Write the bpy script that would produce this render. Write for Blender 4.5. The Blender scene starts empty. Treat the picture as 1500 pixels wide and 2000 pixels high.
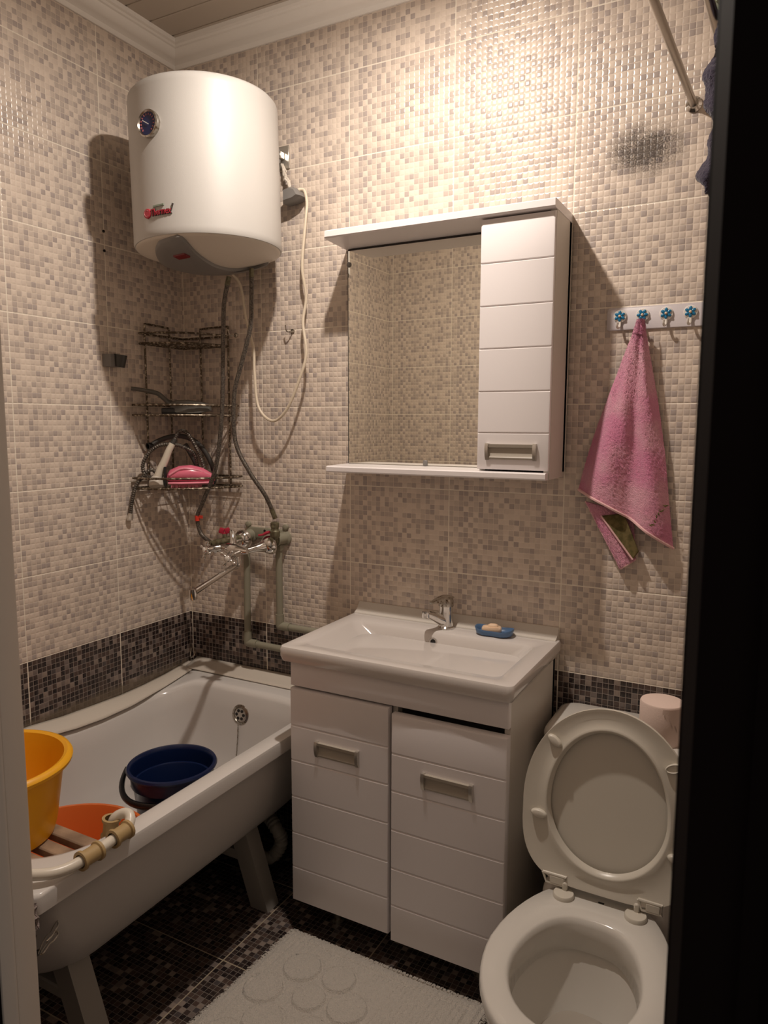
import bpy, bmesh, math, random
from mathutils import Vector, Matrix
PI = math.pi
R = math.radians
random.seed(7)
SC = bpy.context.scene
COL = SC.collection

# ------------------------------------------------------------------ camera
YAW, PIT, ROL = -0.491535604, -0.119582154, 0.00333760810
f_ = Vector((math.sin(YAW)*math.cos(PIT), math.cos(YAW)*math.cos(PIT), math.sin(PIT)))
r_ = Vector((math.cos(YAW), -math.sin(YAW), 0)); u_ = r_.cross(f_)
rr = math.cos(ROL)*r_ + math.sin(ROL)*u_; uu = -math.sin(ROL)*r_ + math.cos(ROL)*u_
cam = bpy.data.cameras.new('camera'); cam_o = bpy.data.objects.new('camera', cam); COL.objects.link(cam_o)
cam.sensor_fit = 'VERTICAL'; cam.sensor_height = 36; cam.lens = 1421.93/2000*36; cam.clip_start = .02
cam.dof.use_dof = True; cam.dof.focus_distance = 2.3; cam.dof.aperture_fstop = 24
mw = Matrix((rr, uu, -f_)).transposed().to_4x4(); mw.translation = (1.9265, -2.0407, 1.46927)
cam_o.matrix_world = mw
SC.camera = cam_o

# ------------------------------------------------------------------ light and exposure
w = bpy.data.worlds.new('world'); SC.world = w; w.use_nodes = True
w.node_tree.nodes['Background'].inputs[0].default_value = (.5, .42, .36, 1)
w.node_tree.nodes['Background'].inputs[1].default_value = .30
lamp = bpy.data.lights.new('ceiling_bulb', 'AREA'); lamp.shape = 'DISK'; lamp.size = .05; lamp.energy = 16.5; lamp.color = (1, .88, .775)
lo = bpy.data.objects.new('ceiling_bulb', lamp); COL.objects.link(lo); lo.location = (1.03, -.62, 2.68)
glow = bpy.data.lights.new('bulb_side_glow', 'POINT'); glow.energy = 2.6; glow.color = lamp.color; glow.shadow_soft_size = .022
go = bpy.data.objects.new('bulb_side_glow', glow); COL.objects.link(go); go.location = (1.03, -.62, 2.672)
SC.view_settings.view_transform = 'Standard'; SC.view_settings.look = 'None'
SC.view_settings.exposure = 0.17; SC.view_settings.gamma = 1; SC.view_settings.use_curve_mapping = False

# ------------------------------------------------------------------ materials
def mat(name, col, rough=.5, metal=0, spec=.5, bump=0, bscale=200, var=0, vscale=20, col2=None, lo_=.4, hi_=.6, sheen=0, coat=0, bdist=.002):
    m = bpy.data.materials.new(name); m.use_nodes = True
    nt = m.node_tree; b = nt.nodes['Principled BSDF']
    b.inputs['Base Color'].default_value = (*col, 1); b.inputs['Roughness'].default_value = rough
    b.inputs['Metallic'].default_value = metal; b.inputs['Specular IOR Level'].default_value = spec
    if sheen: b.inputs['Sheen Weight'].default_value = sheen
    if coat: b.inputs['Coat Weight'].default_value = coat
    tc = nt.nodes.new('ShaderNodeTexCoord')
    if col2 is not None:
        n = nt.nodes.new('ShaderNodeTexNoise'); n.inputs['Scale'].default_value = vscale; n.inputs['Detail'].default_value = 6
        rp = nt.nodes.new('ShaderNodeValToRGB'); rp.color_ramp.elements[0].position = lo_; rp.color_ramp.elements[1].position = hi_
        rp.color_ramp.elements[0].color = (*col, 1); rp.color_ramp.elements[1].color = (*col2, 1)
        nt.links.new(tc.outputs['Object'], n.inputs['Vector']); nt.links.new(n.outputs['Fac'], rp.inputs['Fac'])
        nt.links.new(rp.outputs['Color'], b.inputs['Base Color'])
    if bump:
        n = nt.nodes.new('ShaderNodeTexNoise'); n.inputs['Scale'].default_value = bscale; n.inputs['Detail'].default_value = 3
        bp = nt.nodes.new('ShaderNodeBump'); bp.inputs['Strength'].default_value = bump; bp.inputs['Distance'].default_value = bdist
        nt.links.new(tc.outputs['Object'], n.inputs['Vector']); nt.links.new(n.outputs['Fac'], bp.inputs['Height'])
        nt.links.new(bp.outputs['Normal'], b.inputs['Normal'])
    return m

class NT:
    """small helper to write node maths"""
    def __init__(s, nt): s.nt = nt
    def m(s, op, a, b=None, c=None):
        n = s.nt.nodes.new('ShaderNodeMath'); n.operation = op
        for i, x in enumerate((a, b, c)):
            if x is None: continue
            if isinstance(x, (int, float)): n.inputs[i].default_value = x
            else: s.nt.links.new(x, n.inputs[i])
        return n.outputs[0]
    def mix(s, f, a, b):
        n = s.nt.nodes.new('ShaderNodeMix'); n.data_type = 'RGBA'
        for k, x in ((0, f), (6, a), (7, b)):
            if isinstance(x, (int, float)): n.inputs[k].default_value = x
            elif isinstance(x, tuple): n.inputs[k].default_value = (*x, 1)
            else: s.nt.links.new(x, n.inputs[k])
        return n.outputs[2]

TW, TH = .35, .2544392
Z0 = 3*TH
def tile_mat(name, ua, u0, us=1, va='Z', v0=0, tw=TW, th=TH, nu=22, nv=16, dark_only=False, stain=None, grime=None, gcol=(.86, .78, .66)):
    m = bpy.data.materials.new(name); m.use_nodes = True; nt = m.node_tree; N = NT(nt); b = nt.nodes['Principled BSDF']
    tc = nt.nodes.new('ShaderNodeTexCoord'); sp = nt.nodes.new('ShaderNodeSeparateXYZ'); nt.links.new(tc.outputs['Object'], sp.inputs[0])
    U = N.m('DIVIDE', N.m('SUBTRACT', N.m('MULTIPLY', sp.outputs[ua], us), u0), tw)
    V = N.m('DIVIDE', N.m('SUBTRACT', sp.outputs[va], v0), th)
    fu = N.m('FRACT', U); fv = N.m('FRACT', V)
    cu = N.m('MULTIPLY', fu, nu); cv = N.m('MULTIPLY', fv, nv)
    iu = N.m('FLOOR', cu); iv = N.m('FLOOR', cv); lu = N.m('FRACT', cu); lv = N.m('FRACT', cv)
    dark = N.m('LESS_THAN', sp.outputs['Z'], Z0) if not dark_only else 1.0
    cb = nt.nodes.new('ShaderNodeCombineXYZ'); nt.links.new(iu, cb.inputs[0]); nt.links.new(iv, cb.inputs[1])
    if not dark_only: nt.links.new(N.m('ADD', N.m('MULTIPLY', dark, 7.3), .37), cb.inputs[2])
    wn = nt.nodes.new('ShaderNodeTexWhiteNoise'); wn.noise_dimensions = '3D'; nt.links.new(cb.outputs[0], wn.inputs['Vector'])
    def ramp(stops):
        rp = nt.nodes.new('ShaderNodeValToRGB'); rp.color_ramp.interpolation = 'CONSTANT'; e = rp.color_ramp.elements
        while len(e) < len(stops): e.new(.5)
        for i, (p, c) in enumerate(stops): e[i].position = p; e[i].color = (*c, 1)
        nt.links.new(wn.outputs['Value'], rp.inputs['Fac']); return rp.outputs['Color']
    dk = ramp([(0, (.020, .014, .014)), (.26, (.036, .026, .024)), (.5, (.062, .042, .036)), (.64, (.085, .056, .046)), (.76, (.075, .062, .062)), (.84, (.18, .145, .13)), (.93, (.27, .215, .18))])
    # streaks inside the dark cells
    ns = nt.nodes.new('ShaderNodeTexNoise'); ns.inputs['Scale'].default_value = 1; mp = nt.nodes.new('ShaderNodeMapping')
    mp.inputs['Scale'].default_value = (330, 330, 40) if not dark_only else (60, 300, 1)
    nt.links.new(tc.outputs['Object'], mp.inputs[0]); nt.links.new(mp.outputs[0], ns.inputs['Vector'])
    dk = N.mix(N.m('MULTIPLY', N.m('GREATER_THAN', ns.outputs['Fac'], .56), .22), dk, (.15, .10, .08))
    if not dark_only:
        lt = ramp([(0, (.70, .60, .51)), (.27, (.645, .55, .47)), (.44, (.585, .50, .43)), (.60, (.515, .44, .385)), (.76, (.475, .405, .36)), (.90, (.42, .36, .33))])
        colr = N.mix(dark, lt, dk)
        line = N.mix(dark, (.74, .64, .54), (.30, .25, .22))
    else:
        colr = dk; line = (.21, .18, .155)
    du = N.m('MINIMUM', lu, N.m('SUBTRACT', 1, lu)); dv = N.m('MINIMUM', lv, N.m('SUBTRACT', 1, lv))
    dm = N.m('MINIMUM', du, dv)
    lw = N.m('ADD', .035, N.m('MULTIPLY', dark, .012)) if not dark_only else .047
    colr = N.mix(N.m('LESS_THAN', dm, lw), colr, line)
    gu = N.m('MULTIPLY', N.m('MINIMUM', fu, N.m('SUBTRACT', 1, fu)), tw); gv = N.m('MULTIPLY', N.m('MINIMUM', fv, N.m('SUBTRACT', 1, fv)), th)
    # horizontal joints between dark tiles are hardly seen
    gd = N.m('MINIMUM', gu, gv); gm = N.m('LESS_THAN', gd, .0018)
    colr = N.mix(gm, colr, gcol)
    if stain:
        sx, sz, rx, rz = stain
        a = N.m('POWER', N.m('DIVIDE', N.m('SUBTRACT', sp.outputs[ua], sx), rx), 2); c = N.m('POWER', N.m('DIVIDE', N.m('SUBTRACT', sp.outputs['Z'], sz), rz), 2)
        fall = N.m('SUBTRACT', 1, N.m('SQRT', N.m('ADD', a, c)))
        n2 = nt.nodes.new('ShaderNodeTexNoise'); n2.inputs['Scale'].default_value = 260; n2.inputs['Detail'].default_value = 4
        nt.links.new(tc.outputs['Object'], n2.inputs['Vector'])
        n3 = nt.nodes.new('ShaderNodeTexNoise'); n3.inputs['Scale'].default_value = 22; nt.links.new(tc.outputs['Object'], n3.inputs['Vector'])
        k = N.m('SUBTRACT', N.m('ADD', N.m('MULTIPLY', fall, 1.25), N.m('MULTIPLY', n3.outputs['Fac'], .8)), .45)
        k = N.m('MULTIPLY', k, N.m('ADD', .25, N.m('MULTIPLY', N.m('SUBTRACT', n2.outputs['Fac'], .32), 2.4)))
        k = N.m('MULTIPLY', N.m('MINIMUM', N.m('MAXIMUM', k, 0), 1), N.m('GREATER_THAN', fall, 0)); k = N.m('MULTIPLY', k, N.m('MINIMUM', N.m('MULTIPLY', N.m('MAXIMUM', fall, 0), 4), .85))
        colr = N.mix(N.m('MINIMUM', N.m('MULTIPLY', k, 1.7), .88), colr, (.06, .05, .045))
    if grime:
        n4 = nt.nodes.new('ShaderNodeTexNoise'); n4.inputs['Scale'].default_value = 38; n4.inputs['Detail'].default_value = 6; nt.links.new(tc.outputs['Object'], n4.inputs['Vector'])
        g = N.m('DIVIDE', N.m('SUBTRACT', grime, sp.outputs['Z']), .05); g = N.m('ADD', N.m('MINIMUM', N.m('MAXIMUM', g, 0), 1), N.m('SUBTRACT', n4.outputs['Fac'], .75))
        colr = N.mix(N.m('MINIMUM', N.m('MAXIMUM', N.m('MULTIPLY', g, 2.2), 0), .8), colr, (.15, .115, .08))
    nt.links.new(colr, b.inputs['Base Color'])
    # pillowed relief
    pu = N.m('SUBTRACT', 1, N.m('POWER', N.m('ABSOLUTE', N.m('SUBTRACT', N.m('MULTIPLY', lu, 2), 1)), 3))
    pv = N.m('SUBTRACT', 1, N.m('POWER', N.m('ABSOLUTE', N.m('SUBTRACT', N.m('MULTIPLY', lv, 2), 1)), 3))
    h = N.m('MULTIPLY', pu, pv)
    gs = N.m('MINIMUM', N.m('DIVIDE', gd, .003), 1)
    h = N.m('ADD', N.m('MULTIPLY', h, .6 if not dark_only else .12), N.m('MULTIPLY', gs, .35))
    bp = nt.nodes.new('ShaderNodeBump'); bp.inputs['Strength'].default_value = .75; bp.inputs['Distance'].default_value = .0022
    nt.links.new(h, bp.inputs['Height']); nt.links.new(bp.outputs['Normal'], b.inputs['Normal'])
    nt.links.new(N.m('ADD', .24, N.m('MULTIPLY', gm, .5)), b.inputs['Roughness'])
    b.inputs['Specular IOR Level'].default_value = .5
    return m

M = {}
M['back'] = tile_mat('back wall tile', 'X', .358854, 1, stain=(1.588, 2.168, .125, .085))
M['left'] = tile_mat('left wall tile', 'Y', .340235, -1, grime=.602)
M['front'] = tile_mat('front wall tile', 'X', .375)
M['right'] = tile_mat('right wall tile', 'Y', .2, -1)
M['floor'] = tile_mat('floor tile', 'X', .667, 1, va='Y', v0=-.62, tw=.35, th=.35, nu=22, nv=22, dark_only=True, gcol=(.38, .31, .22))
M['white_gloss'] = mat('white glazed ceramic', (.66, .62, .59), .12, coat=.3)
M['toilet'] = mat('toilet ceramic', (.66, .63, .58), .15, coat=.3)
M['seat'] = mat('cream plastic', (.64, .60, .52), .3)
M['lam'] = mat('white glossy film panel', (.83, .79, .79), .28, bump=.05, bscale=900)
M['lamside'] = mat('white chipboard laminate', (.66, .62, .56), .4)
M['enamel'] = mat('tub enamel', (.70, .67, .64), .16, coat=.3)
M['tubout'] = mat('painted tub underside', (.50, .475, .45), .45, bump=.1, bscale=60)
M['tubleg'] = mat('shade darkened white steel leg', (.30, .28, .25), .55)  # white legs, colour darkened to carry the shade under the tub
M['heater'] = mat('heater white paint', (.48, .465, .44), .48, bump=.06, bscale=700)
M['heaterbot'] = mat('heater off white plastic', (.62, .56, .48), .4)
M['greyplas'] = mat('grey plastic', (.19, .18, .17), .4)
M['darkgrey'] = mat('dark grey plastic', (.045, .042, .038), .4)
M['scoop'] = mat('olive grey plastic', (.105, .10, .088), .35)
M['chrome'] = mat('chrome', (.72, .70, .67), .12, 1)
M['chromeold'] = mat('tarnished chrome', (.50, .47, .42), .3, 1, col2=(.16, .12, .08), vscale=120, lo_=.5, hi_=.68)
M['rack'] = mat('corroded wire', (.10, .075, .05), .4, .7, col2=(.55, .48, .38), vscale=110, lo_=.5, hi_=.66)
M['hose'] = mat('braided steel hose', (.17, .15, .125), .45, .6, col2=(.06, .05, .045), vscale=250)
M['alu'] = mat('brushed aluminium', (.62, .59, .54), .35, .85)
M['handplas'] = mat('ribbed beige plastic', (.42, .38, .32), .3)
M['rodm'] = mat('dull chrome rod', (.42, .38, .33), .28, 1)
M['mirror'] = mat('mirror glass', (.88, .87, .80), .01, 1)
M['edge'] = mat('dark gap', (.03, .025, .022), .8)
M['crown'] = mat('white moulding', (.85, .82, .77), .45)
M['plank'] = mat('ceiling plank', (.50, .44, .37), .5, bump=.1, bscale=40)
M['wood'] = mat('worn grey wood', (.42, .29, .19), .7, bump=.3, bscale=60, col2=(.20, .13, .085), vscale=14, lo_=.4, hi_=.7)
M['yellow'] = mat('yellow plastic', (.88, .42, .012), .35)
M['blue'] = mat('navy plastic', (.004, .013, .06), .3)
M['black'] = mat('black plastic', (.012, .011, .011), .35)
M['orange'] = mat('orange plastic', (.82, .19, .04), .35)
M['sblue'] = mat('soap dish blue', (.085, .17, .32), .35)
M['soap'] = mat('cream soap', (.80, .58, .40), .5)
M['pink'] = mat('pink plastic', (.75, .17, .26), .25)
M['pinkd'] = mat('pale pink plastic', (.80, .28, .36), .25)
M['red'] = mat('red paint', (.38, .012, .04), .4)
M['redp'] = mat('red plastic', (.62, .04, .02), .4)
M['pp'] = mat('grey green pipe', (.27, .255, .19), .5)
M['brassg'] = mat('greened brass', (.20, .19, .12), .45, .5, col2=(.12, .10, .06), vscale=90)
M['cord'] = mat('cream cable', (.66, .57, .44), .5)
M['cream'] = mat('cream handle plastic', (.66, .60, .50), .35)
M['tape'] = mat('frayed tape', (.66, .60, .52), .8)
M['clip'] = mat('yellowed beige plastic', (.42, .29, .13), .55)
M['tubew'] = mat('white coated tube', (.74, .68, .58), .3)
M['strip'] = mat('white plastic strip', (.66, .60, .52), .4, col2=(.40, .31, .20), vscale=9, lo_=.64, hi_=.8)
M['rag'] = mat('grey rag', (.17, .135, .125), .95, bump=.8, bscale=260, bdist=.004, col2=(.38, .31, .29), vscale=130)
M['towel'] = mat('pink terry cloth', (.76, .25, .42), .95, bump=1, bscale=520, bdist=.004, col2=(.84, .42, .52), vscale=11, lo_=.42, hi_=.7, sheen=.35)
M['hem'] = mat('pale pink hem', (.80, .50, .50), .9)
M['green'] = mat('green woven leaf', (.085, .07, .02), .9, col2=(.17, .13, .05), vscale=60)
M['robe'] = mat('dark purple fleece', (.022, .015, .036), .95, bump=1, bscale=160, bdist=.004, sheen=.25)
M['flower'] = mat('blue flower', (.006, .17, .35), .15, coat=.6)
M['hookw'] = mat('white hook plastic', (.78, .74, .68), .2)
M['plate'] = mat('hook plate', (.60, .56, .58), .35)
M['paper'] = mat('pale pink paper', (.76, .60, .53), .95, bump=.2, bscale=300)
M['mat'] = mat('white cotton mat', (.68, .62, .55), .98, bump=1, bscale=380, bdist=.005, sheen=.2)
M['jamb'] = mat('white painted jamb', (.86, .80, .73), .5)
M['wenge'] = mat('dark wenge wood', (.008, .005, .005), .7, spec=.08)
M['hall'] = mat('hallway floor', (.06, .045, .035), .6)
M['navy'] = mat('dial blue', (.012, .02, .09), .25)
M['dialw'] = mat('dial needle white', (.75, .72, .68), .4)
M['dialp'] = mat('dial pink marks', (.50, .16, .17), .4)
M['darkred'] = mat('dark red lens', (.16, .012, .015), .3)
M['badge'] = mat('badge red', (.42, .03, .05), .35)
M['badged'] = mat('badge dark edge', (.05, .04, .035), .35)
M['badgeg'] = mat('badge grey green', (.20, .24, .18), .35)
M['limewhite'] = mat('white corrugated plastic', (.30, .28, .24), .5)
M['water'] = mat('still water', (.40, .36, .31), .05)
em = bpy.data.materials.new('lamp glass'); em.use_nodes = True; eb = em.node_tree.nodes['Principled BSDF']
eb.inputs['Emission Color'].default_value = (1, .85, .65, 1); eb.inputs['Emission Strength'].default_value = 6
M['lampglass'] = em

# ------------------------------------------------------------------ mesh helpers
def NB(): return bmesh.new()
def obj(name, bm, m=None, parent=None, smooth=True, loc=None, ang=40):
    me = bpy.data.meshes.new(name)
    bmesh.ops.recalc_face_normals(bm, faces=bm.faces[:]); bm.to_mesh(me); bm.free()
    if m is not None: me.materials.append(M[m] if isinstance(m, str) else m)
    if smooth:
        me.polygons.foreach_set('use_smooth', [True]*len(me.polygons))
        me.set_sharp_from_angle(angle=R(ang))
    o = bpy.data.objects.new(name, me); COL.objects.link(o)
    if parent is not None:
        o.parent = parent
        def base(q): return q.location + (base(q.parent) if q.parent else Vector())
        o.location = -base(parent)      # meshes are written in room coordinates
        if loc is not None: o.location += Vector(loc)
    elif loc is not None: o.location = loc
    return o
def tag(o, label, cat, group=None):
    o['label'] = label; o['category'] = cat
    if group: o['group'] = group
    return o
def thing(name, loc, label, cat, group=None):
    o = bpy.data.objects.new(name, None); COL.objects.link(o); o.location = loc; o.empty_display_size = .05
    return tag(o, label, cat, group)
def structure(o, label=None):
    o['kind'] = 'structure'
    if label: o['label'] = label
    return o
def box(bm, x0, x1, y0, y1, z0, z1, bev=0, seg=2, mtx=None):
    c = Matrix.Translation(((x0+x1)/2, (y0+y1)/2, (z0+z1)/2)) @ Matrix.Diagonal((abs(x1-x0), abs(y1-y0), abs(z1-z0), 1))
    vs = bmesh.ops.create_cube(bm, size=1, matrix=c)['verts']
    if bev:
        es = list({e for v in vs for e in v.link_edges})
        r = bmesh.ops.bevel(bm, geom=es, offset=bev, segments=seg, profile=.5, affect='EDGES'); vs = list({v for f in r['faces'] for v in f.verts} | {v for v in vs if v.is_valid})
    if mtx is not None: bmesh.ops.transform(bm, matrix=mtx, verts=[v for v in vs if v.is_valid])
    return bm
def spline(pts, n=8, closed=False):
    P = [Vector(p) for p in pts]; out = []; L = len(P)
    for i in range(L if closed else L-1):
        if closed: a, b, c, d = P[(i-1) % L], P[i], P[(i+1) % L], P[(i+2) % L]
        else: a, b, c, d = P[max(i-1, 0)], P[i], P[i+1], P[min(i+2, L-1)]
        for k in range(n):
            t = k/n
            out.append(.5*((2*b)+(-a+c)*t+(2*a-5*b+4*c-d)*t*t+(-a+3*b-3*c+d)*t**3))
    if not closed: out.append(P[-1])
    return out
def tube(bm, pts, r, seg=8, closed=False, cap=True, flat=1):
    P = [Vector(p) for p in pts]; n = len(P); rings = []
    T = []
    for i in range(n):
        if closed: t = P[(i+1) % n]-P[i-1]
        else: t = P[min(i+1, n-1)]-P[max(i-1, 0)]
        T.append(t.normalized() if t.length > 1e-9 else Vector((0, 0, 1)))
    up = Vector((0, 0, 1)) if abs(T[0].z) < .9 else Vector((1, 0, 0))
    nrm = (up - T[0]*up.dot(T[0])).normalized()
    for i in range(n):
        nrm = nrm - T[i]*nrm.dot(T[i]); nrm.normalize(); bn = T[i].cross(nrm)
        ri = r[i] if isinstance(r, (list, tuple)) else (r(i/(n-1)) if callable(r) else r)
        rings.append([bm.verts.new(P[i]+ri*(math.cos(2*PI*k/seg)*nrm*flat+math.sin(2*PI*k/seg)*bn)) for k in range(seg)])
    for i in range(n if closed else n-1):
        a, b = rings[i], rings[(i+1) % n]
        for k in range(seg): bm.faces.new((a[k], a[(k+1) % seg], b[(k+1) % seg], b[k]))
    if cap and not closed: bm.faces.new(rings[0][::-1]); bm.faces.new(rings[-1])
    return bm
def loft(bm, loops, closed=True, cap0=False, cap1=False):
    rs = [[bm.verts.new(p) for p in L] for L in loops]; n = len(rs[0])
    for a, b in zip(rs, rs[1:]):
        for k in range(n if closed else n-1):
            try: bm.faces.new((a[k], a[(k+1) % n], b[(k+1) % n], b[k]))
            except ValueError: pass
    if cap0: bm.faces.new(rs[0][::-1])
    if cap1: bm.faces.new(rs[-1])
    return bm
def lathe(bm, prof, seg=32, mtx=None, cap0=True, cap1=True):
    mtx = mtx or Matrix()
    loops = [[mtx @ Vector((r*math.cos(2*PI*k/seg), r*math.sin(2*PI*k/seg), z)) for k in range(seg)] for r, z in prof]
    return loft(bm, loops, True, cap0, cap1)
def T(x, y, z): return Matrix.Translation((x, y, z))
def aim(p, d):
    """matrix taking +Z to direction d at p"""
    return Matrix.Translation(p) @ Vector(d).to_track_quat('Z', 'Y').to_matrix().to_4x4()
def rrect(x0, x1, y0, y1, r, z, n=6):
    out = []
    for cx, cy, a0 in ((x1-r, y1-r, 0), (x0+r, y1-r, 90), (x0+r, y0+r, 180), (x1-r, y0+r, 270)):
        for k in range(n+1):
            a = R(a0+90*k/n); out.append(Vector((cx+r*math.cos(a), cy+r*math.sin(a), z)))
    return out
def sweep(bm, prof, a, b, up=Vector((0, 0, 1))):
    """prof: list of 2d (offset along n, z); straight extrusion from a to b handled by caller lambdas"""
def prism(bm, poly, mtx, h, bev=0):
    a = [bm.verts.new(mtx @ Vector((x, y, 0))) for x, y in poly]; b = [bm.verts.new(mtx @ Vector((x, y, h))) for x, y in poly]
    n = len(poly)
    for k in range(n): bm.faces.new((a[k], a[(k+1) % n], b[(k+1) % n], b[k]))
    bm.faces.new(a[::-1]); bm.faces.new(b)
    return bm
def surf(bm, fn, nu, nv):
    g = [[bm.verts.new(fn(i/nu, j/nv)) for i in range(nu+1)] for j in range(nv+1)]
    for j in range(nv):
        for i in range(nu): bm.faces.new((g[j][i], g[j][i+1], g[j+1][i+1], g[j+1][i]))
    return bm
def copy_tree(o, parent=None):
    c = o.copy(); COL.objects.link(c); c.parent = parent
    for ch in [x for x in bpy.data.objects if x.parent == o]: copy_tree(ch, c)
    return c
def lerp(a, b, t): return a+(b-a)*t
def interp(tbl, t):
    for (t0, v0), (t1, v1) in zip(tbl, tbl[1:]):
        if t <= t1: return lerp(v0, v1, (t-t0)/(t1-t0))
    return tbl[-1][1]

# ------------------------------------------------------------------ room shell
CZ = 2.755; XR = 2.06; YF = -1.67
bm = NB(); box(bm, -.1, XR+.1, -.0, .1, 0, CZ+.05); o = obj('wall_back', bm, 'back', smooth=False); structure(o)
bm = NB(); box(bm, -.1, 0, YF-.13, 0, 0, CZ+.05); structure(obj('wall_left', bm, 'left', smooth=False))
bm = NB(); box(bm, XR, XR+.1, YF-.13, 0, 0, CZ+.05); structure(obj('wall_right', bm, 'right', smooth=False))
JX, KX = 1.373, 1.9050
bm = NB(); box(bm, 0, JX, YF-.13, YF, 0, CZ); box(bm, KX+.03, XR, YF-.13, YF, 0, CZ); box(bm, JX, KX+.03, YF-.13, YF, 2.5, CZ)
structure(obj('wall_front', bm, 'front', smooth=False))
bm = NB(); box(bm, -.1, XR+.1, YF-.13, .1, -.1, 0); structure(obj('floor', bm, 'floor', smooth=False))
bm = NB(); box(bm, -.1, XR+1, -3.2, YF-.13, -.1, -.002); structure(obj('trim_7', bm, 'hall', smooth=False), 'dark hallway floor outside the bathroom door')
# ceiling of narrow planks
bm = NB(); y = 0
box(bm, -.1, XR+.1, YF-.13, .1, CZ+.004, CZ+.05)
y = .02
while y > YF-.1:
    box(bm, -.05, XR+.05, y-.097, y-.003, CZ, CZ+.01, .0025, 1); y -= .1
structure(obj('ceiling', bm, 'plank', smooth=False))
# crown mouldings
prof = [(0, 2.690), (.006, 2.690), (.010, 2.695), (.012, 2.702), (.018, 2.706), (.030, 2.709), (.040, 2.716), (.047, 2.726), (.050, 2.733), (.056, 2.735), (.060, 2.740), (.068, 2.743), (.070, 2.755), (0, 2.755)]
def crown(name, dirf, length, m0=True):
    bm = NB()
    A = [Vector(dirf(d, 0 + d, z)) for d, z in prof]; B = [Vector(dirf(d, length-d, z)) for d, z in prof]
    loft(bm, [A, B], True, True, True)
    return structure(obj(name, bm, 'crown', smooth=True, ang=30))
crown('trim_1', lambda d, s, z: (s, -d, z), XR); crown('trim_2', lambda d, s, z: (d, -s, z), -YF)
crown('trim_3', lambda d, s, z: (s, YF+d, z), XR); crown('trim_4', lambda d, s, z: (XR-d, -s, z), -YF)
# left door jamb: white edge strip and dark frame behind it
bm = NB(); box(bm, JX-.03, JX+.012, YF-.0176, YF+.003, 0, 2.5, .002, 2); loft(bm, [[Vector((JX-.03, YF-.0176, z)), Vector((JX+.0118, YF-.0176, z)), Vector((JX+.0118, YF-.020, z)), Vector((JX+.006, YF-.027, z)), Vector((JX-.03, YF-.027, z))] for z in (0, 2.5)], True, True, True); structure(obj('trim_5', bm, 'jamb'), 'white painted edge of the left door jamb')
bm = NB(); box(bm, JX-.05, JX+.004, YF-.14, YF-.0275, 0, 2.5); structure(obj('trim_6', bm, 'wenge'), 'dark brown left door frame')
dr = bpy.data.objects.new('door_1', None); COL.objects.link(dr); dr.location = (KX, YF-.1, 0); structure(dr, 'dark wenge door frame on the right of the doorway')
bm = NB(); box(bm, KX, KX+.05, YF-.135, YF+.002, 0, 2.5, .003, 1); obj('jamb', bm, 'wenge', dr)
bm = NB()
pr = [(0, 0), (.004, .010), (.010, .012), (.016, .010), (.02, .006), (.026, .006), (.030, .012), (.05, .016), (.09, .016), (.10, .01), (.10, 0)]
loft(bm, [[Vector((KX+.001+a, YF-.135-b, z)) for a, b in pr] for z in (0, 2.56)], True, True, True)
obj('casing', bm, 'wenge', dr)
bm = NB(); box(bm, JX-.05, KX+.05, YF-.135, YF, 2.46, 2.5); obj('lintel', bm, 'wenge', dr)

# ------------------------------------------------------------------ ceiling lamp
t = thing('ceiling_light', (1.03, -.62, 2.755), 'small round ceiling lamp in the middle of the plank ceiling', 'lamp')
bm = NB(); lathe(bm, [(.07, 2.754), (.07, 2.742), (.06, 2.732), (.02, 2.73)], 32, T(1.03, -.62, 0)); obj('rose', bm, 'crown', t)
bm = NB(); lathe(bm, [(.02, 2.73), (.022, 2.715), (.018, 2.695), (.014, 2.69)], 24, T(1.03, -.62, 0)); obj('bulb_socket', bm, 'lampglass', t)

# ------------------------------------------------------------------ water heater
HX, HY, HR = .345, -.237, .222
t = thing('water_heater', (HX, HY, 1.998), 'large white cylindrical water heater hung high in the corner above the bathtub', 'water heater')
bm = NB(); lathe(bm, [(0.001, .445), (.12, .443), (.19, .439), (.212, .433), (.220, .424), (.222, .41), (.222, .02), (.2225, .008), (.220, .001), (.214, 0)], 96, T(HX, HY, 1.998), True, False)
obj('tank', bm, 'heater', t)
def dome(r): return -.045*(1-(r/.214)**2)
bm = NB(); lathe(bm, [(.218, .002), (.214, -.004)]+[(r, dome(r)-.003) for r in (.205, .18, .15, .12, .09, .06, .03, .001)], 96, T(HX, HY, 1.998), False, True)
obj('bottom_cover', bm, 'heaterbot', t)
poly = [(.322, -.432), (.345, -.441), (.392, -.445), (.418, -.432), (.402, -.36), (.392, -.30), (.386, -.25), (.388, -.19), (.412, -.12), (.455, -.085), (.40, -.05), (.32, -.04), (.26, -.055), (.21, -.09), (.178, -.15), (.172, -.21), (.19, -.27), (.23, -.34), (.28, -.40)]
pp = [(p.x, p.y) for p in spline([(a, b, 0) for a, b in poly], 4, True)]
cx = sum(p[0] for p in pp)/len(pp); cy = sum(p[1] for p in pp)/len(pp)
def pz(x, y, k): r = min(math.hypot(x-HX, y-HY), .212); return 1.998+dome(r)-k
bm = NB(); loops = []
for s, k in ((1, -.004), (1, .008), (.975, .012), (.8, .014), (.55, .015), (.3, .015), (.08, .015)):
    loops.append([Vector((cx+(x-cx)*s, cy+(y-cy)*s, pz(cx+(x-cx)*s, cy+(y-cy)*s, k))) for x, y in pp])
loft(bm, loops, True, False, True)
cpn = obj('control_panel', bm, 'greyplas', t); cpn['label'] = 'grey plastic control panel under the tank'
bm = NB(); q = [(.335, -.385), (.378, -.385), (.382, -.365), (.339, -.365)]
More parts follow.
